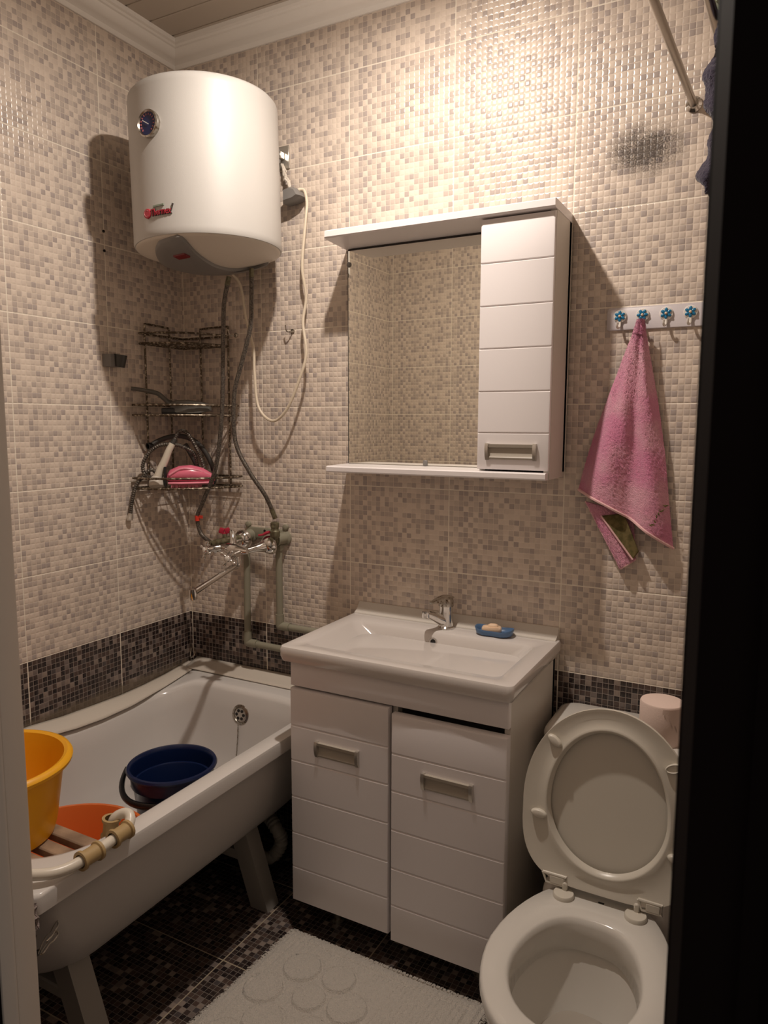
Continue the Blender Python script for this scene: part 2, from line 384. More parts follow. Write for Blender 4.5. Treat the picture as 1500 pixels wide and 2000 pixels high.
loft(bm, [[Vector((x, y, pz(x, y, .012))) for x, y in q], [Vector((x, y, pz(x, y, .0185))) for x, y in q]], True, True, True)
o = obj('indicator_light', bm, 'darkred', cpn, smooth=False); o['label'] = 'dark red indicator window'
# thermometer dial
def on_cyl(x, z, d=0):          # point on the tank skin seen from the front
    a = (x-HX)/HR; return Vector((HX+(HR+d)*math.sin(a), HY-(HR+d)*math.cos(a), z))
gm = aim(on_cyl(.342, 2.298, -.006), (0, -1, 0))
bm = NB(); lathe(bm, [(.034, 0), (.037, .008), (.037, .018), (.033, .021), (.031, .018), (.030, .016)], 40, gm, True, False); g = obj('temperature_gauge', bm, 'chromeold', t)
bm = NB(); lathe(bm, [(.030, .014), (.030, .0165), (.001, .0165)], 40, gm, False, True); obj('dial_face', bm, 'navy', g)
bm = NB()
for k in range(14):
    a = R(-50+k*21); bmesh.ops.create_cube(bm, size=1, matrix=gm @ T(.024*math.cos(a), .024*math.sin(a), .0172) @ Matrix.Rotation(a, 4, 'Z') @ Matrix.Diagonal((.005, .0025 if k < 10 else .005, .0008, 1)))
obj('dial_marks', bm, 'dialp', g, smooth=False)
bm = NB(); bmesh.ops.create_cube(bm, size=1, matrix=gm @ Matrix.Rotation(R(148), 4, 'Z') @ T(.006, 0, .0188) @ Matrix.Diagonal((.026, .0022, .001, 1))); obj('needle', bm, 'dialw', g, smooth=False)
# badge with lettering bent round the tank
def text_mesh(s, size, ext, bold=.0):
    cu = bpy.data.curves.new('lettering', 'FONT'); cu.body = s; cu.size = size; cu.extrude = ext; cu.offset = bold; cu.align_x = 'LEFT'; cu.resolution_u = 3
    o = bpy.data.objects.new('lettering', cu); COL.objects.link(o)
    me = bpy.data.meshes.new_from_object(o.evaluated_get(bpy.context.evaluated_depsgraph_get())); bpy.data.objects.remove(o)
    b = NB(); b.from_mesh(me); return b
bg = None
bm = NB(); lathe(bm, [(.0135, -.002), (.0135, .004), (.012, .0055), (.001, .0055)], 28, aim(on_cyl(.3165, 2.062), (0, -1, 0))); bg = obj('badge', bm, 'badge', t); bg['label'] = 'small red raised badge with a round emblem'
bm = NB(); tube(bm, [aim(on_cyl(.3165, 2.062, .005), (0, -1, 0)) @ Vector((.0085*math.cos(a), .0085*math.sin(a), 0)) for a in [R(40+i*14) for i in range(21)]], .0013, 6); obj('emblem_ring', bm, 'dialp', bg)
for nm, mm, off, dd in (('lettering_outline', 'badged', .0011, .0012), ('lettering', 'badge', .0, .0026)):
    bm = text_mesh('Thermex', .027, .0015, off)
    for v in bm.verts:
        x, yy, z = v.co; v.co = on_cyl(.3315+x*.69, 2.0525+yy+x*.01, z+dd)
    obj(nm, bm, mm, bg, smooth=False)
bm = NB(); loft(bm, [[on_cyl(.341, 2.0755, d), on_cyl(.378, 2.077, d), on_cyl(.378, 2.0815, d), on_cyl(.341, 2.080, d)] for d in (0, .004)], True, True, True); obj('badge_plate', bm, 'badgeg', bg, smooth=False)
bm = NB(); tube(bm, [on_cyl(.401, 2.060, .002), on_cyl(.404, 2.069, .002), on_cyl(.4065, 2.079, .002)], [.0012, .0016, .0028], 6); obj('badge_stroke', bm, 'badged', bg)
# wall bracket
bm = NB(); box(bm, .445, .492, -.008, -.0005, 2.29, 2.362, .002, 1); box(bm, .36, .475, -.03, -.008, 2.318, 2.34, .002, 1)
o = obj('wall_bracket', bm, 'alu', t); o['label'] = 'steel hanging bracket'
bm = NB(); tube(bm, [(.463, -.02, 2.348), (.464, -.022, 2.325), (.464, -.021, 2.305)], [.003, .0055, .003], 8); obj('bracket_bolt', bm, 'greyplas', t)
t.rotation_euler.y = R(-1.2)

# plug box with its cable
t = thing('power_adapter', (.517, -.035, 2.17), 'grey plug box with a long looping cream cable beside the water heater', 'plug')
bm = NB(); a = [(.487, 2.172), (.532, 2.178), (.556, 2.188), (.540, 2.212), (.518, 2.220), (.487, 2.214)]
loft(bm, [[Vector((x, y, z)) for x, z in [(lerp(.52, x, s), lerp(2.195, z, s)) for x, z in a]] for y, s in ((-.003, .9), (-.010, 1), (-.046, 1), (-.058, .72))], True, True, True); obj('housing', bm, 'greyplas', t, ang=25)
bm = NB(); tube(bm, spline([(.534, -.04, 2.205), (.542, -.028, 2.213), (.553, -.02, 2.208), (.563, -.022, 2.17), (.563, -.03, 2.116), (.555, -.04, 1.972), (.562, -.03, 1.877), (.556, -.04, 1.796), (.574, -.05, 1.697), (.554, -.06, 1.615), (.505, -.065, 1.517), (.447, -.065, 1.48), (.386, -.06, 1.526), (.364, -.05, 1.638), (.357, -.045, 1.723), (.327, -.045, 1.826), (.312, -.05, 1.927), (.30, -.08, 1.965), (.29, -.13, 1.985)], 8), .0048, 8); obj('cable', bm, 'cord', t)
bm = NB(); rnd = random.Random(3)
for s in range(4):
    pts = [(.464+rnd.uniform(-.005, .005), -.018+rnd.uniform(-.004, .004), 2.305)]
    for k in range(1, 8): pts.append((lerp(.466, .500, k/7)+rnd.uniform(-.005, .005), -.022+rnd.uniform(-.008, .006), lerp(2.305, 2.214, k/7)))
    tube(bm, spline(pts, 4), .0021, 5, flat=2)
obj('suspension_tape', bm, 'tape', t)

# ------------------------------------------------------------------ hoses of the heater
def hose(name, pts, label, r=.007):
    t = thing(name, pts[0], label, 'hose', 'braided hoses under the water heater')
    P = spline(pts, 10)
    bm = NB(); tube(bm, P, r, 10); obj('braid', bm, 'hose', t)
    bm = NB(); tube(bm, P[:3]+[P[4]], .0085, 6); obj('end_nut', bm, 'brassg', t)
    bm = NB(); tube(bm, P[-6:], .0082, 8); obj('end_nut', bm, 'brassg', t)
    return t
h1 = hose('braided_hose', [(.330, -.13, 1.945), (.311, -.135, 1.86), (.305, -.135, 1.76), (.300, -.135, 1.65), (.294, -.135, 1.53), (.281, -.137, 1.415), (.259, -.14, 1.311), (.208, -.145, 1.205), (.180, -.145, 1.15), (.188, -.14, 1.095), (.220, -.14, 1.071), (.247, -.145, 1.062)], 'left braided heater hose, curling left with a red tag')
h2 = hose('braided_hose', [(.418, -.125, 1.962), (.420, -.13, 1.873), (.413, -.13, 1.778), (.375, -.13, 1.666), (.342, -.13, 1.567), (.340, -.128, 1.415), (.388, -.12, 1.315), (.440, -.10, 1.232), (.464, -.08, 1.155)], 'right braided heater hose, swinging right down to the grey valve')
bm = NB(); tube(bm, [(.179, -.145, 1.155), (.180, -.145, 1.143), (.181, -.145, 1.136)], .0085, 10); box(bm, .184, .203, -.147, -.143, 1.146, 1.156, mtx=None); obj('red_tag', bm, 'redp', h1)['label'] = 'red tape tag'

# ------------------------------------------------------------------ crown of small wall items
def screw_hook(loc, label):
    t = thing('wall_hook', loc, label, 'hook', 'screw hooks beside the water heater')
    x, y, z = loc
    bm = NB(); lathe(bm, [(.008, 0), (.008, .002), (.005, .004)], 12, aim((x, 0, z), (0, -1, 0))); tube(bm, spline([(x, 0, z), (x, -.014, z-.003), (x-.006, -.024, z-.002), (x-.010, -.026, z+.008), (x-.011, -.026, z+.018)], 5), .0022, 8)
    obj('hook_body', bm, 'chromeold', t)
screw_hook((.247, 0, 1.776), 'small steel screw hook between the two braided hoses')
screw_hook((.487, 0, 1.776), 'small steel screw hook right of the braided hoses, inside the cable loop')
for z, lb in ((2.077, 'upper of two dark screw heads on the left tiled wall'), (2.017, 'lower of two dark screw heads on the left tiled wall')):
    bm = NB(); lathe(bm, [(.0045, 0), (.0045, .003), (.001, .004)], 10, aim((0, -.342, z), (1, 0, 0))); tag(obj('screw_head', bm, 'black'), lb, 'screw', 'screws on the left wall')
t = thing('shower_holder', (0, -.335, 1.67), 'chrome shower head holder on the left tiled wall', 'shower holder')
bm = NB(); loft(bm, [[Vector((x, y+dy, 1.672+dz)) for dy, dz in ((-.022, -.020), (.022, -.020), (.022, .020), (-.022, .020))] for x, y in ((0, -.345), (.028, -.335))], True, True, True); obj('holder_base', bm, 'greyplas', t, smooth=False)
bm = NB(); mt = aim((.030, -.322, 1.672), (.15, .05, 1)); lathe(bm, [(.017, -.02), (.021, .02), (.017, .02), (.013, -.02)], 20, mt, False, False); loft(bm, [[mt @ Vector((r*math.cos(a), r*math.sin(a), s*.02)) for a in [2*PI*k/20 for k in range(20)]] for r, s in ((.013, -1), (.017, -1))]); obj('cradle', bm, 'darkgrey', t)

# ------------------------------------------------------------------ corner rack
t = thing('corner_rack', (.1, -.1, 1.25), 'corroded three tier wire corner rack under the water heater', 'rack')
WR = .0036
def arc_tray(Rr, z, name, full=True, z2=None):
    bm = NB()
    P = [Vector((.02, -Rr, z))]+[Vector((.012+(Rr-.012)*math.sin(a)*1.0, -.012-(Rr-.012)*math.cos(a), z)) for a in [R(4+k*82/14) for k in range(15)]]+[Vector((Rr, -.02, z))]
    P2 = [Vector((Rr, -.014, z)), Vector((.014, -.014, z)), Vector((.014, -Rr, z))]
    tube(bm, P, WR*1.1, 8); tube(bm, P2, WR, 8)
    if full:
        k = -.02
        while k > -Rr:      # grid of thin wires
            L = math.sqrt(max(Rr*Rr-k*k, 0)); tube(bm, [(.014, k, z-.002), (max(L-.004, .02), k, z-.002)], .0014, 5); tube(bm, [(-k, -.014, z-.002), (-k, min(-L+.004, -.02), z-.002)], .0014, 5); k -= .028
    return bm
for Rr, z, nm in ((.222, 1.772, 'top_tray'), (.262, 1.532, 'middle_tray'), (.272, 1.286, 'bottom_tray')):
    bm = arc_tray(Rr, z, nm, False)
    b2 = arc_tray(Rr, z-.034, nm, True); me = bpy.data.meshes.new('tmp'); b2.to_mesh(me); b2.free(); bm.from_mesh(me); bpy.data.meshes.remove(me)
    obj(nm, bm, 'rack', t)
for x, y in ((.014, -.197), (.014, -.082), (.096, -.014), (.222, -.014)):
    bm = NB(); tube(bm, [(x, y, 1.80 if x != .5 else 1.8), (x, y, 1.25)], WR, 8); obj('upright', bm, 'rack', t)
bm = NB(); tube(bm, spline([(.014, -.197, 1.785), (.014, -.195, 1.802), (.014, -.185, 1.806), (.014, -.095, 1.804), (.014, -.084, 1.80), (.014, -.082, 1.78)], 4), WR, 8); obj('top_loop', bm, 'rack', t)
bm = NB(); tube(bm, spline([(.222, -.014, 1.785), (.222, -.014, 1.802), (.212, -.014, 1.806), (.108, -.014, 1.804), (.098, -.014, 1.80), (.096, -.014, 1.78)], 4), WR, 8); obj('top_loop', bm, 'rack', t)

# things on the rack
t = thing('brush_scoop', (.13, -.16, 1.5), 'olive grey plastic scoop with angled handle on the middle rack tier', 'scoop')
bm = NB(); tube(bm, spline([(.018, -.269, 1.586), (.035, -.25, 1.583), (.057, -.231, 1.578), (.078, -.208, 1.570), (.093, -.194, 1.553), (.106, -.182, 1.538), (.125, -.165, 1.534)], 6), [.0075]*12+[.0085]*12+[.0085, .0085, .009, .01, .011, .012, .012, .012, .012, .012, .012, .012, .012], 12, flat=.9); obj('handle', bm, 'scoop', t)
A = Vector((.112, -.178, 0)); B = Vector((.206, -.090, 0)); ax = (B-A).normalized(); px = Vector((-ax.y, ax.x, 0))
bm = NB(); LL = (B-A).length
def sec(s, hw, zb, zt): c = A+ax*s; return [c-px*hw+Vector((0, 0, zb)), c+px*hw+Vector((0, 0, zb)), c+px*hw*.95+Vector((0, 0, zt)), c+px*hw*.5+Vector((0, 0, zt+.004)), c-px*hw*.5+Vector((0, 0, zt+.004)), c-px*hw*.95+Vector((0, 0, zt))]
loft(bm, [sec(s*LL, h, zb, zt) for s, h, zb, zt in ((-.05, .018, 1.514, 1.537), (.1, .034, 1.507, 1.545), (.4, .046, 1.505, 1.546), (.7, .044, 1.507, 1.542), (.92, .034, 1.512, 1.535), (1.0, .02, 1.515, 1.530))], True, True, True)
obj('pan', bm, 'scoop', t, ang=50)
bm = NB(); box(bm, -.035, .095, -.03, .03, 1.5005, 1.522, .004, 2, Matrix.Translation((.112, -.178, 0)) @ Matrix.Rotation(math.atan2(ax.y, ax.x), 4, 'Z') ); tag(obj('black_tray', bm, 'black'), 'flat black plastic box lying under the grey scoop on the rack', 'box')
bm = NB(); d = Vector((.66, .75, 0))
prism(bm, [(0, 0), (.016, 0), (.05, 0), (.05, .006), (.03, .007), (.018, .018), (.014, .012), (0, .010)], Matrix(((.70, 0, .7, .098), (.71, 0, -.7, -.205), (0, 1, 0, 1.5035), (0, 0, 0, 1))), .008); tag(obj('red_clip', bm, 'redp', smooth=False), 'small red plastic clip on the middle rack tier', 'clip')

t = thing('hand_shower', (.1, -.21, 1.26), 'cream hand shower lying handle up on the bottom rack tier', 'shower head')
bm = NB(); P = spline([(.119, -.190, 1.402), (.110, -.199, 1.378), (.099, -.208, 1.344), (.087, -.219, 1.31), (.080, -.226, 1.284)], 5)
tube(bm, P, lambda s: lerp(.0105, .015, s), 14); obj('grip', bm, 'cream', t)
bm = NB(); mt = aim((.078, -.228, 1.275), (.25, -.2, -.9)); lathe(bm, [(.010, -.02), (.020, -.012), (.025, 0), (.026, .012), (.024, .018), (.001, .019)], 28, mt); obj('spray_head', bm, 'heaterbot', t)
bm = NB(); tube(bm, [(.118, -.191, 1.399), (.122, -.187, 1.409), (.126, -.183, 1.418)], [.0105, .009, .0075], 12); obj('collar', bm, 'darkgrey', t)
def ribbed(P, r, amp=.0008, m='chromeold', name='shower_hose', label='', par=None):
    bm = NB(); Q = []
    for a, b in zip(P, P[1:]):
        L = (b-a).length; k = max(1, int(L/.0016))
        for i in range(k): Q.append(a+(b-a)*i/k)
    tube(bm, Q, [r+(amp if (i//2) % 2 else -amp) for i in range(len(Q))], 8)
    return bm
t = thing('shower_hose', (.12, -.17, 1.26), 'ribbed metal shower hose looped over the bottom rack tier with its end hanging left', 'hose')
bm = ribbed(spline([(.124, -.186, 1.414), (.136, -.174, 1.443), (.152, -.158, 1.441), (.167, -.144, 1.41), (.184, -.128, 1.361), (.196, -.117, 1.30), (.190, -.10, 1.262), (.150, -.10, 1.27), (.165, -.13, 1.36), (.14, -.165, 1.392), (.115, -.19, 1.400), (.085, -.222, 1.395), (.058, -.246, 1.365), (.046, -.257, 1.325), (.055, -.25, 1.292), (.075, -.215, 1.286), (.068, -.238, 1.315), (.048, -.257, 1.293), (.029, -.275, 1.259), (.019, -.284, 1.207), (.014, -.288, 1.165)], 6), .0062); obj('ribbed_tube', bm, 'hose', t)
bm = NB(); tube(bm, [(.015, -.287, 1.168), (.012, -.289, 1.155), (.011, -.29, 1.150), (.011, -.29, 1.144)], [.0075, .009, .011, .011], 10); obj('end_nut', bm, 'alu', t)
t = thing('black_hose', (.1, -.12, 1.3), 'coiled black rubber hose with open end behind the hand shower', 'hose')
bm = NB(); tube(bm, spline([(.030, -.205, 1.393), (.045, -.182, 1.410), (.075, -.15, 1.425), (.105, -.118, 1.425), (.14, -.09, 1.402), (.168, -.07, 1.355), (.185, -.06, 1.30), (.175, -.055, 1.262), (.14, -.06, 1.262), (.125, -.085, 1.33), (.10, -.11, 1.40)], 8), .0085, 12); obj('rubber_tube', bm, 'darkgrey', t)
bm = NB(); mt = aim((.030, -.206, 1.393), (-.2, -.9, -.1)); lathe(bm, [(.011, -.012), (.013, 0), (.013, .008), (.009, .008), (.008, -.008)], 18, mt, True, True); obj('open_end', bm, 'black', t)
t = thing('scrub_brush', (.16, -.16, 1.26), 'pink scrubbing brush shaped like an iron on the bottom rack tier', 'brush')
A = Vector((.105, -.205, 0)); B = Vector((.222, -.098, 0)); ax = (B-A).normalized(); px = Vector((-ax.y, ax.x, 0)); LL = (B-A).length
def bsec(s, hw, z0, z1, n=14, dz=0):
    c = A+ax*s*LL; return [c+px*hw*math.cos(a)+Vector((0, 0, (z0+z1)/2+(z1-z0)/2*math.sin(a))) for a in [2*PI*k/n for k in range(n)]]
bm = NB(); loft(bm, [bsec(s, h, a, b) for s, h, a, b in ((0, .020, 1.275, 1.300), (.06, .028, 1.272, 1.314), (.25, .035, 1.271, 1.327), (.5, .036, 1.271, 1.330), (.75, .030, 1.271, 1.320), (.92, .018, 1.272, 1.302), (1.0, .007, 1.274, 1.288))], True, True, True); bb = obj('body', bm, 'pink', t)
bm = NB()
for off in (-1, 1):
    tube(bm, spline([A+ax*LL*s+px*off*h+Vector((0, 0, z)) for s, h, z in ((.05, .028, 1.297), (.3, .030, 1.318), (.6, .027, 1.314), (.85, .017, 1.298), (.98, .007, 1.285))], 5), .004, 8)
obj('handle_ridge', bm, 'pinkd', bb)
bm = NB(); loft(bm, [bsec(s, h, 1.262, 1.275) for s, h in ((.02, .022), (.3, .036), (.6, .034), (.85, .022), (.97, .01))], True, True, True); obj('base', bm, 'pinkd', t)
bm = NB(); rnd = random.Random(5)
for i in range(160):
    s = rnd.uniform(.08, .72); o_ = rnd.uniform(-.024, .024); c = A+ax*LL*s+px*o_; tube(bm, [c+Vector((0, 0, 1.262)), c+Vector((rnd.uniform(-.001, .001), 0, 1.2535))], .0012, 4)
obj('bristles', bm, 'pinkd', t)
bm = NB(); c = A+ax*(-.006); box(bm, -.004, .004, -.022, .022, 1.258, 1.325, .002, 1, Matrix.Translation(c) @ Matrix.Rotation(math.atan2(ax.y, ax.x), 4, 'Z')); tag(obj('black_comb', bm, 'black'), 'thin black plastic piece standing between hand shower and pink brush', 'comb')

# ------------------------------------------------------------------ supply pipes and bath mixer
def pipe(pts, label):
    t = thing('supply_pipe', pts[0], label, 'pipe', 'grey green water pipes on the back wall')
    bm = NB(); tube(bm, pts[:2], .0118, 16); obj('riser', bm, 'pp', t)
    bm = NB(); tube(bm, pts[1:], .0118, 16); obj('horizontal_run', bm, 'pp', t)
    x, y, z = pts[1]
    bm = NB(); tube(bm, [(x, y, z+.042), (x, y, z+.014)], .0148, 16); tube(bm, spline([(x, y, z+.022), (x, y, z+.004), (x+.004, y, z), (x+.022, y, z)], 5), .0148, 16); tube(bm, [(x+.014, y, z), (x+.042, y, z)], .0148, 16); obj('elbow', bm, 'pp', t)
    return t
pipe([(.300, -.03, 1.05), (.297, -.03, .690), (.80, -.03, .684)], 'grey green water pipe left of the other, running low behind the sink')
pipe([(.440, -.03, 1.06), (.440, -.03, .771), (.80, -.03, .768)], 'grey green water pipe right of the other, turning behind the sink edge')
t = thing('pipe_mounting_plate', (.37, -.01, 1.08), 'grey green plastic mounting plate with two elbows behind the bath mixer', 'mounting plate')
bm = NB(); box(bm, .285, .455, -.010, -.0005, 1.068, 1.108, .004, 2)
for x in (.300, .447): lathe(bm, [(.026, 0), (.026, .008), (.02, .012), (.019, .052), (.022, .055), (.022, .062)], 20, aim((x, 0, 1.078), (0, -1, 0)))
for x in (.290, .452): lathe(bm, [(.010, 0), (.010, .012), (.006, .014)], 14, aim((x, 0, 1.116), (0, -1, 0)))
box(bm, .288, .312, -.045, -.018, 1.03, 1.06, .008, 2); box(bm, .428, .456, -.045, -.018, 1.035, 1.06, .008, 2)
obj('plate_body', bm, 'pp', t)
bm = NB(); lathe(bm, [(.0045, 0), (.0045, .0115), (.001, .0116)], 12, aim((.365, 0, 1.098), (0, -1, 0))); obj('screw_hole', bm, 'black', t)
# valves
t = thing('angle_valve', (.460, -.07, 1.10), 'grey brass valve with a red lever under the right braided hose', 'valve', 'red handled valves on the bath mixer')
bm = NB(); lathe(bm, [(.013, 0), (.017, .008), (.017, .024), (.013, .028), (.013, .036), (.015, .038), (.015, .052), (.010, .056)], 12, T(.460, -.078, 1.088)); tube(bm, [(.455, -.075, 1.07), (.459, -.078, 1.095)], .011, 12); tube(bm, [(.452, -.06, 1.078), (.452, -.10, 1.078)], .014, 12); obj('valve_body', bm, 'brassg', t)
bm = NB(); tube(bm, [(.447, -.09, 1.110), (.436, -.095, 1.106), (.426, -.10, 1.100), (.412, -.105, 1.098)], [.007, .008, .0055, .005], 8, flat=.7); obj('lever', bm, 'red', t)['label'] = 'red lever'
t = thing('angle_valve', (.30, -.13, 1.08), 'greened valve with a red butterfly handle left of the mixer', 'valve', 'red handled valves on the bath mixer')
bm = NB(); tube(bm, [(.250, -.145, 1.063), (.262, -.142, 1.066), (.272, -.138, 1.069), (.290, -.13, 1.073), (.312, -.115, 1.078), (.318, -.085, 1.078)], [.011, .013, .012, .0145, .0145, .013], 12); lathe(bm, [(.008, 0), (.008, .022), (.005, .024)], 12, T(.288, -.131, 1.075)); obj('valve_body', bm, 'brassg', t)
bm = NB(); c = Vector((.288, -.131, 1.102))
for s in (-1, 1): box(bm, s*.003, s*.020, -.008, .008, -.007, .012, .003, 2, Matrix.Translation(c) @ Matrix.Rotation(.6, 4, 'Z') @ Matrix.Rotation(-s*.35, 4, 'Y'))
box(bm, -.008, .008, -.006, .006, -.008, .003, .002, 1, Matrix.Translation(c) @ Matrix.Rotation(.6, 4, 'Z')); obj('butterfly_handle', bm, 'red', t)['label'] = 'red butterfly handle'
# mixer
t = thing('bath_mixer', (.37, -.13, 1.05), 'chrome bath mixer with two cross handles and a long spout over the bathtub', 'mixer tap')
bm = NB()
lathe(bm, [(.034, 0), (.035, .006), (.030, .018), (.022, .027), (.016, .030)], 28, aim((.440, -.075, 1.066), (-.35, -1, -.15)))
tube(bm, [(.434, -.088, 1.064), (.426, -.11, 1.060), (.416, -.128, 1.057), (.40, -.150, 1.052)], [.019, .018, .012, .010], 12); obj('escutcheon', bm, 'chrome', t)
bm = NB(); lathe(bm, [(.034, 0), (.035, .006), (.030, .018), (.022, .027), (.016, .030)], 28, aim((.315, -.062, 1.072), (0, -1, -.1))); tube(bm, [(.315, -.088, 1.07), (.318, -.11, 1.068), (.324, -.135, 1.062)], [.018, .012, .014], 12); obj('escutcheon', bm, 'chrome', t)
bm = NB()
tube(bm, spline([(.300, -.165, 1.058), (.325, -.165, 1.058), (.350, -.168, 1.056), (.38, -.168, 1.054), (.412, -.165, 1.052)], 4), [.008, .010, .012, .013, .016, .018, .019, .02, .022, .022, .021, .02, .018, .016, .013, .011, .009], 16)
tube(bm, [(.322, -.14, 1.062), (.334, -.165, 1.058)], .013, 12); tube(bm, [(.352, -.166, 1.06), (.352, -.164, 1.078), (.345, -.158, 1.10), (.334, -.15, 1.112)], [.016, .012, .010, .008], 12)
tube(bm, [(.37, -.168, 1.052), (.372, -.17, 1.036), (.373, -.17, 1.02), (.373, -.17, 1.006)], [.014, .012, .0155, .015], 14)
obj('mixer_body', bm, 'chrome', t)
def cross_handle(c, d, spin, par):
    bm = NB(); mt = aim(c, d)
    lathe(bm, [(.013, -.05), (.011, -.044), (.0145, -.036), (.012, -.030), (.0075, -.022), (.0075, -.012), (.011, -.006), (.012, .002), (.009, .006)], 18, mt)
    for k in range(4):
        a = spin+k*PI/2; e = Vector((math.cos(a), math.sin(a), 0))
        tube(bm, [mt @ (e*s) for s in (.008, .014, .020, .024, .029, .032, .033)], [.004, .0035, .0045, .006, .0068, .005, .002], 10)
    h = obj('cross_handle', bm, 'chrome', par)
    bm = NB(); lathe(bm, [(.0085, .005), (.0085, .008), (.006, .0095), (.001, .010)], 16, mt); c2 = obj('index_cap', bm, 'hookw', h)
cross_handle((.268, -.205, 1.052), (-.35, -1, .05), 1.25, t)
cross_handle((.380, -.225, 1.036), (.15, -1, -.1), .95, t)
bm = NB(); tube(bm, spline([(.30, -.17, 1.057), (.288, -.185, 1.055), (.275, -.195, 1.053)], 3), .011, 10); obj('handle_stem', bm, 'chrome', t); bm = NB(); tube(bm, [(.388, -.175, 1.048), (.383, -.20, 1.042)], .011, 10); obj('handle_stem', bm, 'chrome', t)
bm = NB(); a = Vector((.372, -.17, 1.006)); b = Vector((.392, -.400, .960))
P = [a, a+Vector((-.004, -.003, -.006))]+[a.lerp(b, s) for s in (.1, .3, .5, .7, .9, 1)]
tube(bm, P, [.014, .0135, .012, .0115, .0115, .0115, .0125, .013], 12, flat=.8); tube(bm, [b+Vector((-.002, -.002, .010)), b+Vector((-.001, -.001, -.008)), b+Vector((0, 0, -.022))], [.012, .0125, .011], 14); obj('spout', bm, 'chrome', t)

# ------------------------------------------------------------------ bathtub
TZ = .565
t = thing('bathtub', (.36, -.6, 0), 'short white enamel bathtub on angled legs in the left corner', 'bathtub')
bm = NB()
def TL(x0, x1, y0, y1, r, z): return rrect(x0, x1, y0, y1, r, z, 8)
ZBOT = [(0, .567), (.07, .562), (.21, .540), (.36, .523), (.48, .521), (.58, .527), (.68, .540), (.8, .555), (1.0, .566), (1.3, .567)]
def drop_left(bm):
    for v in bm.verts:
        if v.co.z > .40 and v.co.x < .16:
            k = 1-max(0, min(1, (v.co.x-.07)/.09)); k = k*k*(3-2*k); v.co.z -= k*(TZ-min(TZ, interp(ZBOT, -v.co.y)-.004))*min(1, (v.co.z-.40)/.1)
    return bm
ins = [TL(.004, .724, -1.215, -.004, .018, TZ-.042), TL(.002, .726, -1.217, -.002, .022, TZ-.008), TL(.004, .724, -1.215, -.004, .024, TZ-.001), TL(.008, .720, -1.211, -.008, .026, TZ), TL(.048, .676, -1.165, -.125, .16, TZ), TL(.056, .668, -1.155, -.137, .16, TZ-.004), TL(.064, .660, -1.145, -.148, .155, TZ-.02), TL(.072, .650, -1.135, -.156, .15, TZ-.08), TL(.080, .643, -1.125, -.166, .15, TZ-.15), TL(.095, .628, -1.11, -.176, .15, TZ-.22), TL(.125, .595, -1.08, -.195, .14, TZ-.28), TL(.17, .55, -1.04, -.23, .12, TZ-.325), TL(.24, .48, -.98, -.30, .08, TZ-.345)]
loft(bm, ins, True, False, True); bmesh.ops.subdivide_edges(bm, edges=[e for e in bm.edges if e.calc_length() > .5], cuts=14, use_grid_fill=True); drop_left(bm); obj('basin', bm, 'enamel', t, ang=60)
bm = NB()
outs = [TL(.008, .719, -1.211, -.008, .02, TZ-.041), TL(.02, .703, -1.195, -.02, .05, TZ-.043), TL(.022, .700, -1.193, -.022, .06, TZ-.10), TL(.026, .692, -1.19, -.026, .08, TZ-.155), TL(.045, .672, -1.18, -.05, .12, TZ-.215), TL(.075, .642, -1.15, -.09, .14, TZ-.27), TL(.11, .600, -1.12, -.14, .14, TZ-.315), TL(.15, .55, -1.07, -.19, .12, TZ-.345), TL(.20, .49, -1.02, -.25, .10, TZ-.362), TL(.26, .43, -.96, -.32, .08, TZ-.368)]
loft(bm, outs, True, False, True); bmesh.ops.subdivide_edges(bm, edges=[e for e in bm.edges if e.calc_length() > .5], cuts=14, use_grid_fill=True); drop_left(bm); o = obj('outer_shell', bm, 'tubout', t, ang=60); o['label'] = 'grey painted outer side of the bathtub'
for y, s in ((-.40, 1), (-1.02, 1)):
    for sx in (1, -1):
        bm = NB(); xa, xb = (.555, .625) if sx > 0 else (.16, .09)
        loft(bm, [[Vector((x-.032*1, yy-.0, z)), Vector((x+.032, yy, z)), Vector((x+.032, yy+.055, z)), Vector((x-.032, yy+.055, z))] for x, z, yy in ((xa, .30, y-.035), (xb, .0, y-.005 if y > -.6 else y-.01))], True, True, True)
        obj('leg', bm, 'tubleg', t, smooth=False)
    bm = NB(); box(bm, .14, .58, y-.02, y+.02, .15, .18, .004, 1); obj('cross_bar', bm, 'tubleg', t)
# overflow, chain
mt = aim((.362, -.152, .478), (0, -1, .12))
bm = NB(); lathe(bm, [(.035, -.004), (.036, .002), (.034, .007), (.027, .009), (.024, .004)], 32, mt, True, False); ov = obj('overflow_rosette', bm, 'chromeold', t)
bm = NB(); lathe(bm, [(.025, .003), (.022, .007), (.005, .009), (.001, .009)], 24, mt, False, True); grl = obj('overflow_grille', bm, 'alu', ov)
bm = NB()
for k in range(6): lathe(bm, [(.0055, .0068), (.0055, .0092), (.001, .0093)], 10, mt @ T(.0145*math.cos(k*PI/3), .0145*math.sin(k*PI/3), 0))
obj('grille_hole', bm, 'black', ov)
bm = NB(); n = 40
for k in range(n):
    z = .445-k*.0058; y = -interp([(-.445, .165), (-.415, .166), (-.345, .176), (-.285, .195), (-.24, .23), (-.2, .28)], -z)-.004
    mt2 = T(.36, y, z) @ Matrix.Rotation(PI/2*(k % 2), 4, 'Z')
    tube(bm, [mt2 @ Vector((.0022*math.cos(a), 0, .0042*math.sin(a))) for a in [2*PI*i/8 for i in range(8)]], .0008, 4, closed=True)
obj('plug_chain', bm, 'chromeold', ov)
